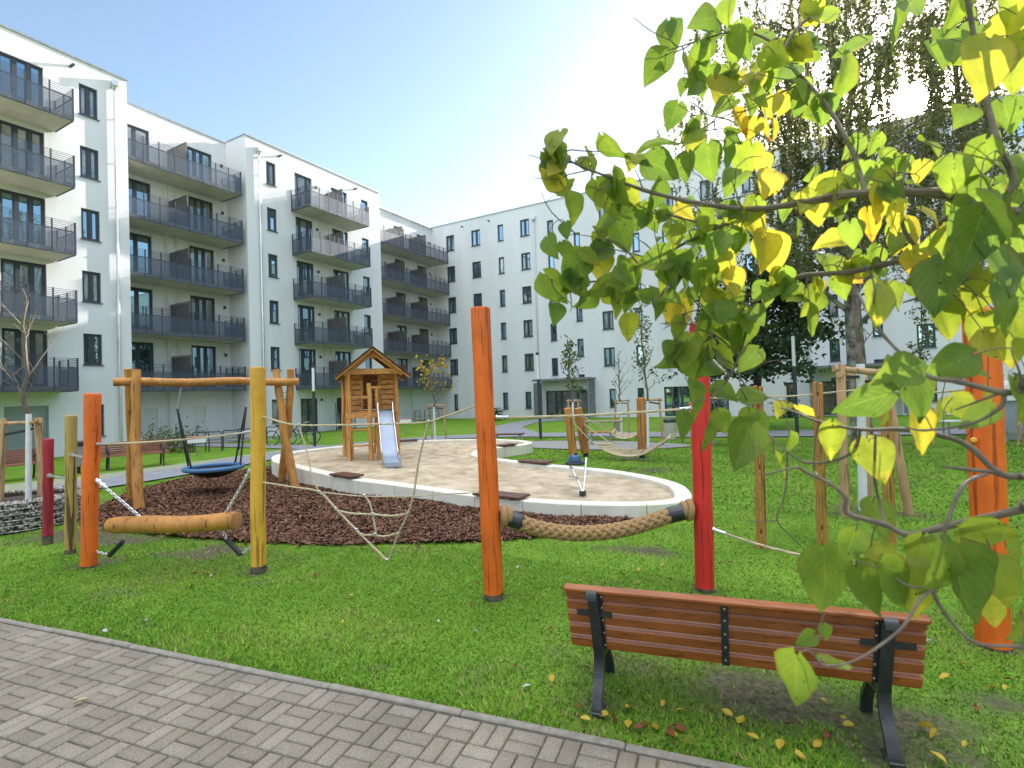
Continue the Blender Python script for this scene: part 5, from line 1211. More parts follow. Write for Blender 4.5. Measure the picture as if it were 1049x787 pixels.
def bicycle(P, yaw, label):
    o = thing('bicycle', label, 'bicycle', P); R = Matrix.Rotation(yaw, 3, 'Z'); f = lambda x, y, z: Vector(P) + R @ Vector((x, y, z))
    for x in (-.53, .53):
        mb = MB(); mb.torus(f(x, 0, .34), .325, .02, 28, 6, axis=R @ Vector((0, 1, 0))); wh = mb.build('wheel', M['black'], o)
        mb = MB()
        for k in range(9): a = math.pi * k / 9; mb.tube([f(x + .31 * math.cos(a), 0, .34 + .31 * math.sin(a)), f(x - .31 * math.cos(a), 0, .34 - .31 * math.sin(a))], .003, 4)
        mb.build('spokes', M['steel'], wh)
    mb = MB(); c, s_, h_ = f(-.05, 0, .30), f(-.2, 0, .82), f(.37, 0, .85)
    for a, b in ((f(-.53, 0, .34), c), (f(-.53, 0, .34), s_), (c, s_), (c, f(.36, 0, .72)), (s_, h_), (f(.36, 0, .95), f(.53, 0, .34))): mb.tube([a, b], .02, 6)
    mb.build('frame', M['anthracite'], o); mb = MB(); mb.box(f(-.22, 0, .9), (.25, .14, .06), R, bev=.025); mb.build('saddle', M['black'], o); mb = MB(); mb.tube([f(.22, -.28, .98), f(.34, -.1, 1.0), f(.34, .1, 1.0), f(.22, .28, .98)], .016, 6); mb.build('handlebar', M['steel'], o)
p = G(291, 456.5); bicycle(p, math.radians(32), 'dark bicycle parked left of the swing post by the path'); p = G(309, 455); bicycle(p, math.radians(30), 'second dark bicycle standing nearest to the lamp post')
# picnic tables on the gravel
def table(P, yaw, L_, w, h, m, label, cat='table'):
    o = thing('picnic_table' if cat == 'table' else 'plank_bench', label, cat, P); R = Matrix.Rotation(yaw, 3, 'Z'); f = lambda x, y, z: Vector(P) + R @ Vector((x, y, z))
    mb = MB(); n = max(2, round(w / .14))
    for k in range(n): mb.box(f(0, (k - (n - 1) / 2) * w / n, h), (L_, w / n - .012, .05), R, bev=.008)
    mb.build('top', m, o)
    for x in (-L_ * .36, L_ * .36):
        mb = MB(); mb.tube([f(x, -w * .4, 0), f(x, -w * .4, h - .03), f(x, w * .4, h - .03), f(x, w * .4, 0)], .03, 8); mb.build('leg', M['grey_metal'], o)
tb = simple('table_top', (.22, .17, .13), (.32, .26, .2), 6, .7)
p = G(604, 452); table(p + V(.3, .6, 0), .25, 1.7, .7, .74, tb, 'grey-brown picnic table beyond the hammock posts'); p = G(520, 456); table(D(521, 457, 20), .35, 1.2, .38, .46, M['board'], 'dark plank bench left of the hammock posts', 'bench'); table(D(616, 456, 19.5) - V(0, 0, .0), .3, .95, .36, .46, M['brownpost'], 'orange-brown plank bench behind the hammock', 'bench')
p = G(745, 456); table(p, .3, 1.2, .5, .5, M['board'], 'dark low table with steel legs right of the red post'); p = G(975, 448); table(p + V(.3, 0, 0), .2, 1.3, .5, .55, M['white'], 'white topped low bench at the right by the path', 'bench')
for t in [o for o in bpy.data.objects if o.name.startswith(('picnic_table', 'plank_bench'))]: t.location.z = 0
# white kiosk trailer at the far right
p = G(1062, 452); o = thing('garden_shed', 'low pale grey shed with white rounded roof at the far right', 'shed', p); R = Matrix.Rotation(math.radians(14), 3, 'Z'); f = lambda x, y, z: p + R @ Vector((x, y, z))
mb = MB(); mb.box(f(.2, 1.0, .65), (2.2, 1.6, 1.28), R, bev=.02); mb.build('wall', M['door_grey'], o)
mb = MB(); pr = [(1.22 * math.cos(a), .62 * math.sin(a) ** .8 if math.sin(a) > 0 else 0) for a in np.linspace(0, math.pi, 13)]
fr_ = [f(.2 + x, .12, 1.24 + z) for x, z in pr]; bk = [f(.2 + x, 1.88, 1.24 + z) for x, z in pr]; mb.face(fr_[::-1]); mb.face(bk)
for i in range(12): mb.face([fr_[i], fr_[i + 1], bk[i + 1], bk[i]], 0, True)
mb.build('roof', M['white'], o)
mb = MB(); mb.bar(f(-1.0, -.3, .32), f(1.6, -.3, .32), .12, .1); 
for x in (-.9, .3, 1.5): mb.tube([f(x, -.3, 0), f(x, -.3, .3)], .05, 8)
o2 = mb.build('low_barrier', M['grey_metal'], None, tuple(f(0, -.3, 0))); tag(o2, 'low pale barrier rail in front of the shed at far right', 'barrier')

# gabion planter at the left
gc = G(17, 547); dirn = Vector((gc.x, gc.y, 0)).normalized(); GR = .95; gc = gc + dirn * GR; gc.z = 0
gp = thing('gabion_planter', 'round stone-filled gabion planter round the young tree at left', 'planter', gc)
vs, fs, rn = [], [], []
for k in range(3600):
    a = rng.uniform(0, 2 * np.pi); top = rng.random() < .3
    rr_ = rng.uniform(GR - .22, GR - .04) if top else GR - .03 + rng.normal(0, .012); z = .46 + rng.normal(0, .012) if top else rng.uniform(.03, .46)
    c = np.array([gc.x + rr_ * math.cos(a), gc.y + rr_ * math.sin(a), z]); s = rng.uniform(.018, .042); Q = np.linalg.qr(rng.normal(0, 1, (3, 3)))[0]; sc3 = s * rng.uniform(.6, 1.2, 3)
    o8 = np.array([(x, y, zz) for x in (-1, 1) for y in (-1, 1) for zz in (-1, 1)]) * .62 + rng.normal(0, .13, (8, 3)); base = len(vs); vs += list(c + (o8 * sc3) @ Q); r_ = rng.random()
    for q4 in ((0, 1, 3, 2), (4, 6, 7, 5), (0, 4, 5, 1), (2, 3, 7, 6), (0, 2, 6, 4), (1, 5, 7, 3)): fs.append([base + i for i in q4]); rn.append(r_)
st_ = npmesh('stones', np.array(vs), np.array(fs), M['rock'], gp, rnd=np.array(rn)); kind(st_, 'stuff')
mb = MB(); mb.lathe([(GR - .05, 0), (GR - .05, .44), (GR - .24, .44), (GR - .24, .36)], gc, 40); mb.build('filling', M['soil'], gp); mb = MB(); mb.lathe([(GR - .23, .40), (.3, .42), (0, .43)], gc, 30); mb.build('earth', M['soil'], gp)
mb = MB()
for z in np.linspace(.04, .48, 6): mb.torus(gc + V(0, 0, z), GR + .012, .0016, 60, 4)
for k in range(48): a = 2 * math.pi * k / 48; mb.tube([gc + V((GR + .01) * math.cos(a), (GR + .01) * math.sin(a), .02), gc + V((GR + .01) * math.cos(a), (GR + .01) * math.sin(a), .49), gc + V((GR - .24) * math.cos(a), (GR - .24) * math.sin(a), .49)], .0016, 4)
kind(mb.build('wire_mesh', M['zinc'], gp), 'stuff')
# ---------------------------------------------------------------- trees
def leaf_cloud(name, pos, size, m, parent, jit=.35, flat=None, aspect=.62):
    """one small bent leaf face per position"""
    n = len(pos); a = rng.normal(0, 1, (n, 3)); a[:, 2] -= .5; a /= np.linalg.norm(a, axis=1)[:, None]
    b = np.cross(a, rng.normal(0, 1, (n, 3))); b /= np.linalg.norm(b, axis=1)[:, None]
    s = (size * rng.uniform(1 - jit, 1 + jit, n))[:, None]
    v = np.stack([pos - a * s, pos - b * s * aspect, pos + a * s, pos + b * s * aspect], 1).reshape(-1, 3)
    return npmesh(name, v, np.arange(n * 4).reshape(n, 4), m, parent, rnd=rng.random(n))
def limb(p0, d0, length, bend=0, wig=.06, n=7, grav=0):
    p = Vector(p0); d = Vector(d0).normalized(); out = [p.copy()]; st = length / n
    for i in range(n):
        d = (d + Vector((random.gauss(0, wig), random.gauss(0, wig), random.gauss(0, wig) + bend - grav * i / n))).normalized(); p = p + d * st; out.append(p.copy())
    return out
SUNLINE = np.array(SUN)
def off_sun(pos, rad):
    r = pos - EYEP; t = r @ SUNLINE; return np.linalg.norm(r - t[:, None] * SUNLINE, axis=1) > rad
def birch(base, tops, label, H_, spread, nl, strands, per, z_low, seed, lowmin):
    random.seed(seed); base = Vector(base); o = thing('birch_tree', label, 'tree', base, 'tall weeping birches')
    tp = [base - V(0, 0, .15)] + [D(*t, dep(base)) for t in tops]; last = tp[-1]; tp += [last + V(-.25, .2, (H_ - last.z) * .5), V(last.x - .3, last.y + .3, H_)]
    tr = spline(tp, 5); nT = len(tr); r0 = .30
    mb = MB(); mb.tube(tr, [r0 * (1.25 if i == 0 else 1) * (1 - .93 * (i / (nT - 1)) ** .9) + .012 for i in range(nT)], 16); mb.build('trunk', M['birchbark'], o)
    lb = MB(); pts = []; tw = MB()
    for k in range(nl):
        t = .28 + .68 * (k + random.random()) / nl; i = min(nT - 2, int(t * (nT - 1))); p = tr[i]; a = k * 2.4 + random.uniform(-.4, .4)
        ln = spread * (1.05 - .55 * t) * random.uniform(.75, 1.15); L_ = limb(p, (math.cos(a), math.sin(a), random.uniform(.5, 1.1)), ln, .0, .09, 8, .22)
        r = .085 * (1.15 - t); lb.tube(L_, [r * (1 - .85 * j / 8) + .006 for j in range(9)], 7)
        for j in range(2, 9):
            for q in range(2):
                b = random.uniform(0, 6.28); S_ = limb(L_[j], (math.cos(b), math.sin(b), .45), random.uniform(.5, 1.6), 0, .12, 4, .35)
                lb.tube(S_, [.016, .013, .010, .008, .005], 4, caps=False); pts += S_[1:] + [L_[j]]
    lb.build('branches', M['birchbark'], o)
    lv = []
    for k in range(strands):
        s = random.choice(pts); ln = random.uniform(1.0, 4.2); zend = max(lowmin + random.uniform(0, 2.5), s.z - ln); ln = s.z - zend
        if ln < .3: continue
        dx, dy = random.gauss(0, .06), random.gauss(0, .06); n_s = 6
        path = [s + V(dx * j / n_s * ln + .05 * math.sin(j * 1.7 + k), dy * j / n_s * ln + .05 * math.cos(j * 1.3 + k), -ln * j / n_s) for j in range(n_s + 1)]
        tw.tube(path, [.006 - .0007 * j for j in range(7)], 3, caps=False)
        m_ = int(per * ln / 3 * random.uniform(.4, 1.35))
        if m_ < 1: continue
        tt = rng.uniform(0, n_s, m_); P_ = np.array([tuple(q) for q in path]); i0 = np.minimum(tt.astype(int), n_s - 1); f = (tt - i0)[:, None]
        lv.append(P_[i0] * (1 - f) + P_[i0 + 1] * f + rng.normal(0, .034, (m_, 3)))
    kind(tw.build('hanging_twigs', M['darkbark'], o), 'stuff')
    lv = np.concatenate(lv); lv = lv[off_sun(lv, .55)]; kind(leaf_cloud('foliage', lv, .055, M['birchleaf'], o), 'stuff')
    return o
birch(G(884, 458), [(878, 380), (873, 310), (869, 240), (866, 180)], 'tall weeping birch with pale mossy trunk behind the staked tree', 19, 7.6, 32, 1000, 105, 0, 11, 5.2)
b2 = G(1010, 446); birch(b2, [(1008, 380), (1003, 300), (998, 220)], 'second weeping birch mostly hidden by foreground leaves at right', 17, 6.4, 24, 560, 95, 0, 23, 5.6)
def broad(base, label, H_, trunk_h, rad, n, name='leafy_tree', m='darkleaf', size=.13, seed=3, r0=.22):
    random.seed(seed); base = Vector(base); o = thing(name, label, 'tree', base)
    tr = limb(base - V(0, 0, .1), (.02, 0, 1), H_ * .8, 0, .03, 10); mb = MB(); mb.tube(tr, [r0 * (1 - .085 * i) for i in range(11)], 12); mb.build('trunk', M['darkbark'], o)
    lb = MB(); cl = []
    for k in range(26):
        t = random.uniform(trunk_h / H_, .95); i = min(9, int(t * 10 / .8 * .8)); a = k * 2.4; p = tr[i]; prof = math.sin(math.pi * min(.97, max(.12, (t - trunk_h / H_) / (1 - trunk_h / H_) * .8 + .2))) ** .6
        L_ = limb(p, (math.cos(a), math.sin(a), random.uniform(.15, .8)), rad * prof * random.uniform(.7, 1.15), .0, .13, 5, .1); lb.tube(L_, [.06, .05, .035, .025, .015, .008], 6)
        for q in L_[2:]:
            for _ in range(3): cl.append((q + V(random.gauss(0, .35), random.gauss(0, .35), random.gauss(0, .3)), random.uniform(.22, .6)))
    lb.build('branches', M['darkbark'], o)
    w_ = np.array([c[1] ** 2 for c in cl]); w_ /= w_.sum(); pick = rng.choice(len(cl), n, p=w_); P_ = np.array([tuple(c[0]) for c in cl])[pick]; S_ = np.array([c[1] for c in cl])[pick]
    kind(leaf_cloud('foliage', P_ + rng.normal(0, 1, (n, 3)) * S_[:, None] * np.array([.75, .75, .5]), size, M[m], o), 'stuff'); return o
broad(G(775, 438), 'dark dense leafy tree in front of the right wing left of the pole lamp', 11, 2.3, 2.9, 11000, size=.12)
def young(base, stem_top, tip, label, seed, white=True, leaves=0, lm='youngleaf', spread=.5, nb=9, leafz=0, rs=.035, lsize=.05, up=1.1, whitefrom=0):
    random.seed(seed); base = Vector(base); d_ = dep(base); s = D(*stem_top, d_); t = D(*tip, d_); o = thing('young_tree', label, 'tree', base, 'young staked trees')
    if white:
        mb = MB(); mb.tube([base + V(0, 0, whitefrom - .05), base.lerp(s, .5), s], [rs * 1.25, rs * 1.2, rs * 1.15], 12); mb.build('white_stem', M['white_wrap'], o)
    else:
        mb = MB(); mb.tube([base - V(0, 0, .05), s], [rs * 1.2, rs], 10); mb.build('stem', M['bark'], o)
    n = 10; pts = [s.lerp(t, i / n) + V(random.gauss(0, .03), random.gauss(0, .03), 0) * (1 if 0 < i < n else 0) for i in range(n + 1)]
    mb = MB(); mb.tube(pts, [rs * (1 - .8 * i / n) + .004 for i in range(n + 1)], 8); tips = []
    Ht = (t - s).length
    for k in range(nb):
        i = 1 + int(k / nb * 8); a = k * 2.4 + random.random(); ln = spread * (1.1 - .7 * i / n) * random.uniform(.7, 1.2)
        L_ = limb(pts[i], (math.cos(a), math.sin(a), up), ln, .06, .14, 5); mb.tube(L_, [.014, .012, .009, .007, .005, .003], 5); tips += L_[2:]
        for _ in range(2):
            b = random.uniform(0, 6.28); S_ = limb(random.choice(L_[2:5]), (math.cos(b), math.sin(b), .9), ln * .45, .05, .15, 3); mb.tube(S_, [.008, .006, .004, .003], 4); tips += S_[1:]
    mb.build('branches', M['bark'], o)
    if leaves:
        tips += pts[5:]; P_ = np.array([tuple(p) for p in tips])[rng.choice(len(tips), leaves)] + rng.normal(0, .07, (leaves, 3)); kind(leaf_cloud('foliage', P_, lsize, M[lm], o), 'stuff')
    return o
def stakes(posts, bars, ties, label, r=.035):
    """posts: (base point, top pixel); bars / ties: pairs of (post index, height fraction)"""
    P = [(Vector(b), D(*t, dep(b))) for b, t in posts]; o = thing('tree_stakes', label, 'tree stakes', P[0][0], 'wooden stake frames of the young trees')
    for b, t in P: mb = MB(); ax = (t - b).normalized(); mb.tube([b - ax * .1, b.lerp(t, .5), t - ax * .02, t], [r, r, r, r * .85], 12); mb.build('stake', M['stake'], o)
    for i, j, f in bars:
        a, b = P[i][0].lerp(P[i][1], f), P[j][0].lerp(P[j][1], f); d = (b - a).normalized(); mb = MB(); mb.tube([a - d * .1, b + d * .1], r * .8, 12); mb.build('crossbar', M['stake'], o)
    for i, q, f in ties:
        a = P[i][0].lerp(P[i][1], f); mb = MB(); mb.bar(a, q, .012, .045); mb.build('tie', M['black'], o)
    return o
# the tree in the gabion
tb_ = D(29, 512, dep(gc)); tb_.z = .42; young(tb_, (29.5, 424), (23, 296), 'bare young tree with white painted stem in the stone planter at left', 5, True, 0, spread=.95, nb=9, rs=.036, up=1.3)
dd = dep(gc); z0 = lambda px, py: D(px, py, dd)
stakes([(z0(1, 512), (4, 429)), (z0(44, 506), (37, 428)), (D(41, 503, dd + .45), (41, 428))], [(0, 1, .94), (1, 2, .97)], [(0, z0(29, 441), .80), (1, z0(29, 440), .86), (2, z0(29, 436), .90)], 'wooden stakes round the bare tree in the stone planter', .04)
def far_set(bx, stem, tip, hw, label_t, label_s, seed, **k):
    b = G(*bx); young(b, stem, tip, label_t, seed, **k); s_y = stem[1] - 3; px = bx[0]; d_ = dep(b); sc = 1
    L_ = G(px - hw[0], bx[1] + hw[2]); R_ = G(px + hw[1], bx[1] + hw[3]); Bk = G(px - hw[0] * .35, bx[1] - 3)
    stakes([(L_, (px - hw[0] * .75, s_y)), (R_, (px + hw[1] * .75, s_y)), (Bk, (px - hw[0] * .1, s_y))], [(0, 1, .96), (1, 2, .97)], [(0, D(px, s_y + 4, d_), .88), (1, D(px, s_y + 4, d_), .88)], label_s, .038)
far_set((446, 453), (444.5, 417), (441, 368), (10, 11, -1.5, 1), 'young tree with sparse yellow autumn leaves behind the slide', 'wooden stake frame round the yellow-leaved young tree', 9, leaves=170, lm='yellowleaf', spread=1.15, nb=14, lsize=.085, up=.75)
far_set((587, 452), (587, 412), (580, 343), (6, 7, 0, 0), 'slim grey-green young tree before the entrance canopy', 'stake frame behind the two leaning hammock posts', 12, leaves=420, spread=.75, nb=14, lsize=.06, up=1.3)
far_set((637, 447), (635.5, 412), (633, 362), (8, 8, -.5, 0), 'bare young tree with white stem behind the small hammock', 'stake frame round the bare tree behind the small hammock', 14, leaves=25, spread=.9, nb=11, up=1.4)
far_set((664, 459), (663.5, 411), (654, 306), (8, 15, -1, -2), 'taller young tree with thin green leaves beside the thick brown post', 'stake frame right of the thick brown hammock post', 17, leaves=380, spread=.9, nb=16, lsize=.05, up=1.4)
b = G(884, 522); young(b, (881.5, 373), (872, 262), 'nearest staked young tree with white stem behind the slim brown posts', 21, True, 14, spread=.6, nb=8, rs=.05, lsize=.035)
dk = dep(b)
stakes([(G(866, 528), (861, 373)), (G(931, 526), (905, 377)), (G(890, 509), (884, 379))], [(0, 1, .965), (0, 2, .93)], [(0, D(882, 386, dk), .91), (1, D(883, 391, dk), .90), (2, D(882, 391, dk), .92)], 'stout wooden stakes round the nearest white-stemmed tree', .062)
far_set((946, 455), (945, 420), (943, 306), (9, 9, 0, 0), 'slim young tree in front of a window at the right', 'stake frame of the slim tree behind the large orange post', 26, leaves=330, spread=.8, nb=16, lsize=.055, up=1.3)
far_set((1052, 456), (1052, 402), (1050, 320), (9, 9, 0, 0), 'bare young tree at the right picture edge', 'stake frame at the right picture edge before the shed', 27, leaves=20, spread=.8, nb=9)
# shrubs against the buildings
def shrub(P, label, h, rad, n, m='darkleaf', size=.06, group=None, name='shrub'):
    P = Vector(P); o = thing(name, label, 'shrub', P, group); mb = MB(); tp = []
    for k in range(9): a = k * 2.4; L_ = limb(P - V(0, 0, .03), (math.cos(a) * .5, math.sin(a) * .5, 1), h * random.uniform(.7, 1.05), 0, .12, 4); mb.tube(L_, [.012, .01, .008, .006, .003], 4); tp += L_[1:]
    mb.build('stems', M['bark'], o); A_ = np.array([tuple(q) for q in tp])[rng.choice(len(tp), n)] + rng.normal(0, 1, (n, 3)) * np.array([rad * .4, rad * .4, h * .13]); A_[:, 2] = np.maximum(A_[:, 2], .02)
    kind(leaf_cloud('foliage', A_, size, M[m], o), 'stuff')
for i, px in enumerate((152, 159, 168, 175, 183, 190, 197)): shrub(G(px, 463.5), 'young yellow-green hedge plant behind the path below the balconies', 1.15, .09, 200, 'youngleaf', .045, 'row of young hedge plants')
shrub(G(505, 431), 'low dark bush against the right wing behind the middle orange post', .95, .8, 900, 'darkleaf', .07); shrub(G(716, 429), 'low dark bush at the wall behind the red post', 1.0, .6, 700, 'darkleaf', .07); shrub(G(806, 428), 'low dark bush left of the second entrance', 1.1, .6, 700, 'darkleaf', .07)

# ---------------------------------------------------------------- the tree close to the camera
random.seed(77)
ft_ = thing('broadleaf_tree', 'tree close by at right with heart-shaped green and yellow leaves on arching twigs', 'tree', (1.0, 1.95, 0))
BR = []
def br(pts, r0, r1, nm=None):
    """branch through surveyed points (pixel, pixel, distance)"""
    P = spline([D(*p) for p in pts], 5); n = len(P); mb = MB(); out = []
    for i, p in enumerate(P):
        k = i / (n - 1); rr = r0 + (r1 - r0) * k; rr *= 1 + (.22 if i % 5 == 0 and 0 < i < n - 1 else 0) + random.gauss(0, .04); out.append(rr)
    mb.tube(P, out, 8); BR.append(mb); return P
T0 = Vector((1.0, 1.95, 0))
trunk = [T0 + V(0, 0, -.1), T0 + V(.02, 0, .9), T0 + V(.0, .02, 1.7), T0 + V(-.03, .0, 2.5), T0 + V(.02, -.05, 3.4), T0 + V(0, 0, 4.4)]
mb = MB(); mb.tube(spline(trunk, 4), [.085 - .0033 * i for i in range(21)], 14); mb.build('trunk', M['bark'], ft_)
def tox(z, d=None): p = T0 + V(0, 0, z); c = CM @ (np.array(p) - EYEP); return (524.5 + F_PX * c[0] / c[2], 393.5 + F_PX * c[1] / c[2], float(c[2]))
P1_ = br([tox(2.25), (1110, 222, .95), (1049, 219, .95), (1004, 215, .96), (985, 203, .98), (960, 198, 1.0), (920, 197, 1.02), (870, 199, 1.05), (835, 205, 1.08), (808, 210, 1.1), (775, 214, 1.12), (740, 212, 1.14), (700, 205, 1.16), (660, 195, 1.18), (625, 182, 1.2), (592, 169, 1.2), (572, 157, 1.2), (563, 140, 1.2)], .0125, .0012)
P2_ = br([tox(2.15), (1095, 255, 1.0), (1010, 256, 1.02), (975, 257, 1.04), (945, 262, 1.06), (900, 272, 1.1), (870, 279, 1.12), (815, 284, 1.16), (778, 304, 1.2), (765, 338, 1.22), (757, 365, 1.22), (745, 390, 1.22), (728, 409, 1.2)], .0095, .0015)
br([(800, 211, 1.11), (770, 222, 1.15), (738, 232, 1.2), (690, 255, 1.24), (655, 272, 1.28), (630, 284, 1.3), (605, 289, 1.32), (582, 290, 1.32), (562, 286, 1.32)], .005, .0012)
br([(738, 232, 1.2), (700, 224, 1.22), (660, 212, 1.24), (632, 200, 1.25), (600, 190, 1.26)], .003, .001); br([(655, 272, 1.28), (640, 255, 1.3), (625, 246, 1.3), (590, 240, 1.32)], .0024, .001); br([(690, 255, 1.24), (700, 275, 1.24), (683, 298, 1.22), (660, 315, 1.2)], .0022, .001)
br([(1004, 215, .96), (1038, 190, .94), (1022, 146, .95), (1010, 100, .98), (1000, 50, 1.0), (988, -20, 1.0)], .006, .004)
br([(886, 196, 1.04), (873, 154, 1.1), (846, 107, 1.15), (826, 84, 1.2), (800, 55, 1.24), (785, 40, 1.26), (755, 32, 1.28), (715, 42, 1.3), (690, 50, 1.3), (672, 55, 1.3)], .005, .0011)
br([(800, 55, 1.24), (816, 30, 1.26), (832, 15, 1.28), (852, -8, 1.3)], .004, .003); br([(826, 84, 1.2), (800, 95, 1.24), (770, 112, 1.26), (745, 118, 1.28), (715, 135, 1.3)], .0026, .001); br([(778, 304, 1.2), (745, 320, 1.24), (715, 318, 1.26), (690, 325, 1.26)], .0024, .001)
br([(757, 365, 1.22), (735, 345, 1.24), (712, 335, 1.25), (700, 320, 1.25)], .0022, .001)
br([tox(1.75), (1100, 505, .75), (1049, 521, .78), (1007, 531, .8), (962, 541, .82), (930, 548, .84), (905, 537, .86), (868, 526, .88), (866, 510, .88), (851, 496, .9), (826, 484, .92), (814, 479, .92), (783, 487, .94)], .0065, .0016)
br([tox(1.85), (1105, 480, .8), (1049, 488, .85), (1022, 484, .86), (995, 459, .88), (967, 447, .9), (923, 440, .92), (881, 440, .94), (839, 432, .97), (814, 422, 1.0), (800, 418, 1.0)], .0065, .0014); br([(1022, 484, .86), (990, 481, .87), (965, 478, .88)], .004, .0015)
br([(881, 440, .94), (876, 459, .95), (858, 471, .96), (826, 474, .98), (808, 464, 1.0), (789, 447, 1.02)], .0032, .0012); br([(806, 464, 1.0), (806, 486, 1.0), (803, 510, 1.0), (796, 533, 1.0), (814, 553, 1.0), (835, 575, 1.0)], .0018, .001); br([(797, 533, 1.0), (785, 534, 1.0), (765, 534, 1.0)], .0014, .0008)
br([(878, 300, .85), (903, 341, .8), (935, 373, .77), (955, 387, .75), (982, 391, .74), (1027, 402, .73), (1049, 398, .73), (1100, 380, .75), tox(2.0)], .0018, .006); br([(1027, 402, .73), (1000, 412, .74), (978, 420, .75)], .002, .001); br([(1029, 404, .73), (1024, 418, .73), (995, 434, .75), (947, 441, .77), (926, 437, .78)], .003, .001)
br([(897, 444, .93), (896, 489, .94), (901, 515, .94), (907, 538, .9)], .0022, .002); br([(839, 432, .97), (835, 452, .98), (834, 480, .98), (838, 487, .95)], .0016, .0014)
br([(1100, 690, .7), (1049, 664, .72), (1000, 659, .72), (971, 632, .74), (956, 603, .74), (963, 560, .74), (985, 500, .76), (1010, 486, .84)], .0022, .0028); br([(956, 603, .74), (942, 615, .73), (926, 641, .72), (902, 661, .72), (873, 678, .72), (845, 682, .73), (834, 672, .73)], .0026, .0010); br([(956, 603, .74), (930, 600, .76), (905, 585, .78), (880, 575, .8)], .002, .001)
br([(945, 262, 1.06), (960, 230, 1.05), (985, 218, 1.02)], .005, .005); br([(945, 262, 1.06), (926, 235, 1.07), (925, 205, 1.05), (926, 180, 1.05), (935, 150, 1.08)], .004, .0012)
br([(1010, 256, 1.02), (985, 290, .98), (958, 300, .98), (925, 310, 1.0)], .004, .0015); br([(760, 400, 1.22), (755, 380, 1.22)], .001, .001)
allb = MB()
for q_ in BR: allb.raw(q_.v, q_.f, 0, True)
allb.build('branches', M['bark'], ft_)
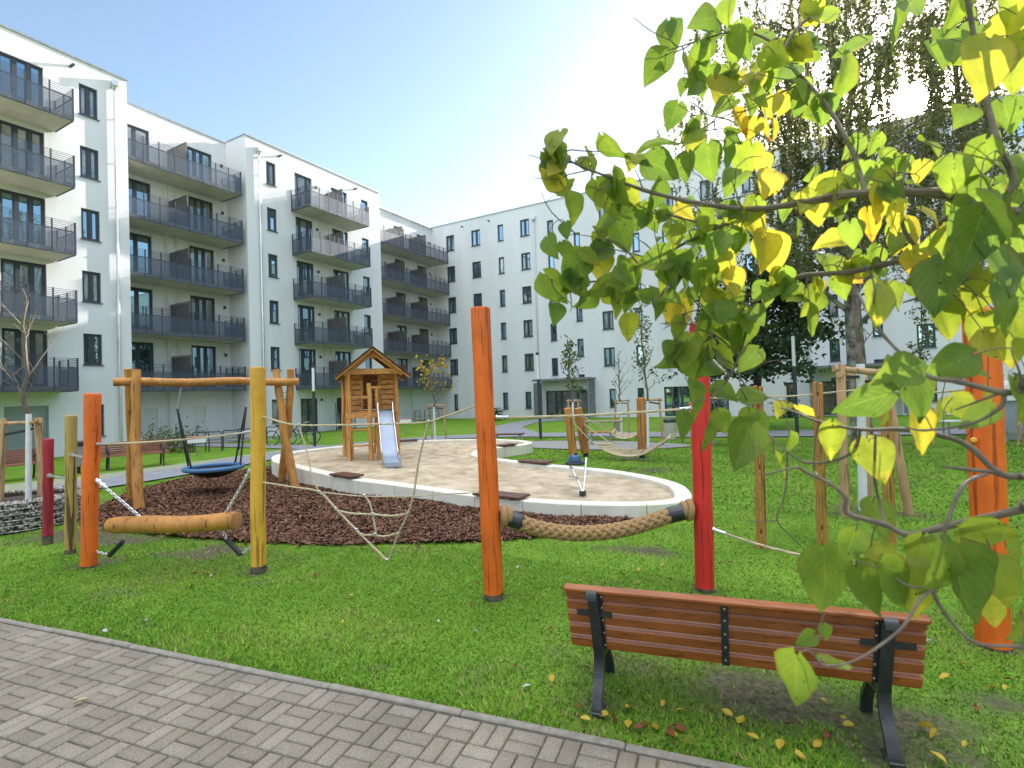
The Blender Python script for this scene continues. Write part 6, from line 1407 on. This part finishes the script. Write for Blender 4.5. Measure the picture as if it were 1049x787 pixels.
# leaves: (x, y, length in pixels, tip direction in degrees (0 hangs straight down, 90 to the right), tone 0 green .. 1 orange)
LV = '''671,72,40,-30,.2 690,32,24,-20,.15 721,21,40,-60,.2 746,12,34,0,.45 723,52,30,10,.3 756,50,48,-10,.4 706,79,44,20,.5 736,97,38,0,.75 723,84,36,10,.3 758,79,24,0,.8 785,82,32,0,.3 689,121,30,-20,.1 713,129,22,0,.3 701,134,16,0,.2
768,109,28,10,.35 790,111,30,0,.7 770,134,28,-10,.75 785,139,24,20,.92 674,149,44,80,.3 632,154,44,70,.35 604,168,32,0,.5 572,176,34,-20,.1 679,173,44,60,.15 704,173,32,10,.15 726,168,42,0,.3 743,159,32,10,.3 763,168,42,-20,.5 783,171,28,0,.75 788,188,38,0,.8 751,188,36,0,.4
585,215,36,10,.5 617,207,28,0,.55 565,254,30,10,.15 580,237,20,0,.1 619,229,26,-60,.4 638,242,42,10,.15 669,202,38,0,.2 664,220,30,0,.4 689,244,32,0,.5 580,259,24,0,.35 587,274,40,-40,.15 607,262,20,0,.8 617,277,32,0,.7 570,296,42,30,.4 594,304,30,-10,.3 632,306,46,10,.45 671,311,38,10,.2 669,269,42,-80,.25 686,284,32,0,.3 701,274,36,0,.3
689,319,34,-10,.8 704,321,28,0,.85 694,338,28,0,.4 733,249,42,0,.35 753,247,32,0,.35 773,234,42,0,.75 783,259,48,0,.72 746,272,32,0,.7 751,291,32,0,.75 743,306,44,85,.3 718,284,38,0,.35 723,296,32,0,.5 733,321,24,0,.45 726,338,26,0,.3 756,343,48,-30,.4 704,363,42,-20,.5 721,363,34,10,.25 689,363,32,-30,.1 768,331,32,0,.4 783,310,18,0,.4
861,82,54,-10,.4 935,10,32,0,.3 913,32,46,10,.3 871,50,38,-60,.3 977,15,48,0,.4 972,50,50,0,.35 1034,45,60,0,.7 1007,74,70,-10,.7 1037,15,58,0,.5 908,130,34,0,.75 908,163,27,0,.4 942,176,28,-30,.7 801,109,27,0,.75 791,134,24,0,.85 790,82,28,0,.35 1032,121,42,0,.3 1000,168,48,0,.35 1032,175,52,0,.35 878,185,40,0,.4 893,149,26,0,.3 794,186,32,0,.75 985,120,38,-20,.3 960,60,40,20,.3
868,195,32,0,.4 896,212,42,0,.72 891,232,38,0,.88 836,197,46,-90,.6 873,242,32,0,.35 848,249,32,-80,.7 816,234,22,0,.25 791,262,48,0,.72 893,267,32,0,.4 933,244,42,30,.8 957,227,38,40,.65 804,287,26,0,.35 829,311,38,-5,.45 851,272,36,0,.4 838,294,24,0,.72 863,294,32,0,.35 900,313,52,5,.62 898,292,38,0,.5 943,277,46,20,.82 962,296,70,-12,.15 995,250,74,-20,.12 1024,275,80,-10,.15 995,303,58,-20,.62 1027,325,76,0,.35 1002,338,40,-20,.5 1017,355,38,10,.72 1037,361,38,0,.6 1042,330,50,0,.5
938,399,74,6,.12 918,382,50,-70,.3 881,412,62,-70,.05 903,427,28,-20,.62 943,443,52,10,.74 962,427,34,10,.45 987,419,34,20,.6 992,380,42,75,.35 1012,407,24,0,.72 851,453,42,0,.6 898,473,52,8,.6 801,421,24,-70,.7 826,421,26,75,.72 806,455,28,10,.35 799,478,32,10,.55 900,534,46,10,.38 876,509,14,10,.35 1014,545,58,80,.45 1036,575,40,60,.4
685,367,38,-30,.1 707,372,44,20,.3 723,375,42,0,.3 709,412,46,5,.25 699,438,34,-15,.2 722,446,38,5,.2 744,404,32,80,.2 773,407,32,80,.25 739,433,28,0,.45 763,433,32,0,.35 760,460,58,-25,.25 775,440,40,30,.3 752,348,36,0,.35
844,597,70,-3,.25 887,605,58,20,.3 936,606,62,8,.6 985,599,84,10,.2 1017,629,34,20,.68 816,698,64,10,.35 858,681,38,75,.5 824,655,24,-80,.35 845,648,18,20,.3 942,570,44,-20,.4 905,575,38,10,.6 1040,640,40,0,.5 1040,205,62,-20,.4 1010,188,48,20,.35 1047,255,72,10,.2 975,182,44,-10,.4 1040,300,70,-30,.3 1046,412,52,0,.45 968,330,46,20,.5 1000,430,40,-40,.3 970,375,50,-60,.2 1020,225,66,30,.25 955,150,34,0,.45 1042,70,60,10,.5 990,215,60,-40,.2 915,600,60,30,.3 960,585,66,-15,.35 1030,600,56,20,.55 870,560,40,-40,.3 915,225,38,20,.7 830,330,34,0,.4 960,250,48,-60,.5'''
leaves = [tuple(float(q) for q in s.split(',')) for s in LV.split()]
NARROW = {(816, 698), (962, 296), (881, 412), (799, 478), (671, 311), (801, 421), (826, 421), (836, 197), (674, 149), (632, 154), (743, 306), (1014, 545), (687, 744), (858, 681), (594, 304), (585, 215)}
R_cam = np.array([CM[0], -CM[1], -CM[2]])      # right, up, towards the viewer
# side twigs along the surveyed branches
def proj(q): c = CM @ (np.array(q, float) - EYEP); return 524.5 + F_PX * c[0] / c[2], 393.5 + F_PX * c[1] / c[2], c[2]
cen = []
for q_ in BR:
    for i in range(0, len(q_.v) - 7, 8): cen.append(sum((q_.v[i + j] for j in range(8)), Vector()) / 8)
SEG = [np.array(c) for c in cen]; twg = MB(); cand = []
for c in cen:
    if dep(c) < .5: continue
    px, py, _ = proj(c)
    if -30 < py < 400 and 550 < px < 1080: cand.append(c)
for c in random.sample(cand, min(105, len(cand))):
    d_ = Vector(R_cam[0]) * random.gauss(-.4, .8) + Vector(R_cam[1]) * random.gauss(.1, .8) + Vector(R_cam[2]) * random.gauss(0, .5); L_ = limb(c, d_, random.uniform(.05, .17), 0, .22, 5); twg.tube(L_, [.0019, .0017, .0015, .0013, .0011, .0009], 5); SEG += [np.array(q) for q in L_[2:]]
    if px < 820: pass
kind(twg.build('twigs', M['bark'], ft_), 'stuff')
SEG = np.array(SEG); SPX = np.array([proj(q) for q in SEG])
ex_l = []
while len(ex_l) < 215:                     # the crowded parts of the crown, close to a twig
    i = random.randrange(len(SEG)); px, py, dz = SPX[i]
    if dz < .62 or py > 375 or px > 1075 or px < 555: continue
    px += random.gauss(0, 9); py += random.uniform(-2, 24)
    if math.hypot(px - 933, py - 103) < 62: continue
    if px > 880 and py > 200 and random.random() < .6: continue
    if py > 310 and random.random() < .75: continue
    ex_l.append((px, py, random.uniform(20, 36), random.gauss(0, 48), min(.92, max(.1, random.gauss(.36, .22)))))
def heart_grid(nr=11, nc=9):
    rows = []
    for i in range(nr + 1):
        t = i / nr
        w_ = .50 * (1 - t ** 1.7) * (1 - math.exp(-10 * (t + .012)))
        for j in range(nc):
            u = -1 + 2 * j / (nc - 1); y_ = t - .13 * abs(u) ** 1.3 * (1 - t) ** 5
            rows.append((u, t, u * w_, y_))
    return np.array(rows), nr, nc
HG, NR, NC = heart_grid()
Vv, Ff, Rr_, Uv, stems = [], [], [], [], MB()
k = 0
for (px, py, ln, ang_, tone) in leaves + ex_l:
    if math.hypot(px - 933, py - 103) < 42: continue
    size = random.uniform(.072, .092); d_ = size * F_PX / ln * 1.06; d_ = min(1.6, max(.42, d_ * random.uniform(.95, 1.08)))
    ta = math.radians(ang_); bx_, by_ = px - math.sin(ta) * ln * .5, py - math.cos(ta) * ln * .5; pd_ = np.hypot(SPX[:, 0] - bx_, SPX[:, 1] - by_); jj = pd_.argmin()
    if pd_[jj] < 55: d_ = min(d_ * 1.35, max(d_ * .72, SPX[jj, 2] + random.gauss(.0, .02)))
    c = np.array(D(px, py, d_)); a = math.radians(ang_ + random.gauss(0, 14 if ln < 50 else 5)); size = ln * d_ / F_PX * .93
    tipd = R_cam[0] * math.sin(a) - R_cam[1] * math.cos(a) + R_cam[2] * random.gauss(0, .28); tipd /= np.linalg.norm(tipd)
    nrm = R_cam[2] + R_cam[0] * random.gauss(0, .7 if ln < 50 else .3) + R_cam[1] * random.gauss(.25, .45 if ln < 50 else .25); nrm -= tipd * (nrm @ tipd); nrm /= np.linalg.norm(nrm)
    if (px, py) in NARROW: nrm = nrm * .42 + np.cross(tipd, nrm) * .9 * (1 if k % 2 else -1); nrm /= np.linalg.norm(nrm)
    sidev = np.cross(tipd, nrm)
    fold = random.uniform(.05, .6); curl = random.uniform(-.25, .55); twist_ = random.gauss(0, .25); wscale = random.uniform(.92, 1.1)
    u, t, x, y_ = HG.T; yy = y_ - .5
    zz = np.abs(x) * fold - curl * yy ** 2 + .018 * np.sin(t * 16 + k) * np.abs(u) ** 2 + twist_ * x * yy + .02 * np.sin(k + u * 4)
    pts = c + size * (np.outer(yy, tipd) + np.outer(x * wscale, sidev) + np.outer(zz, nrm)); base = k * len(HG); Vv.append(pts)
    for i in range(NR):
        for j in range(NC - 1):
            q4 = [i * NC + j, i * NC + j + 1, (i + 1) * NC + j + 1, (i + 1) * NC + j]; Ff.append([base + z for z in q4]); Rr_.append(min(1, max(0, tone + random.gauss(0, .02) + (.10 * (HG[q4[0]][1] > .7)) * (tone > .4)))); Uv += [(HG[z][0], HG[z][1]) for z in q4]
    b0 = c - tipd * size * .5 + nrm * (-curl * .25) * size; dist = np.linalg.norm(SEG - b0, axis=1); jn = SEG[dist.argmin()]
    dm = dist.min()
    if dm > .13: jn = b0 - tipd * .03 + np.array([0, 0, .035]); dm = .05
    mid = (b0 + jn) / 2 + np.array([0, 0, .06 * dm]) - tipd * .1 * dm; rs_ = .0010
    stems.tube(spline([tuple(b0 + tipd * size * .05), tuple(mid), tuple(jn)], 3), rs_, 4, caps=False)
    k += 1
kind(npmesh('foliage', np.concatenate(Vv), np.array(Ff), M['leaf'], ft_, rnd=np.array(Rr_), uv=np.array(Uv), smooth=True), 'stuff')
kind(stems.build('leaf_stalks', M['bark'], ft_), 'stuff')
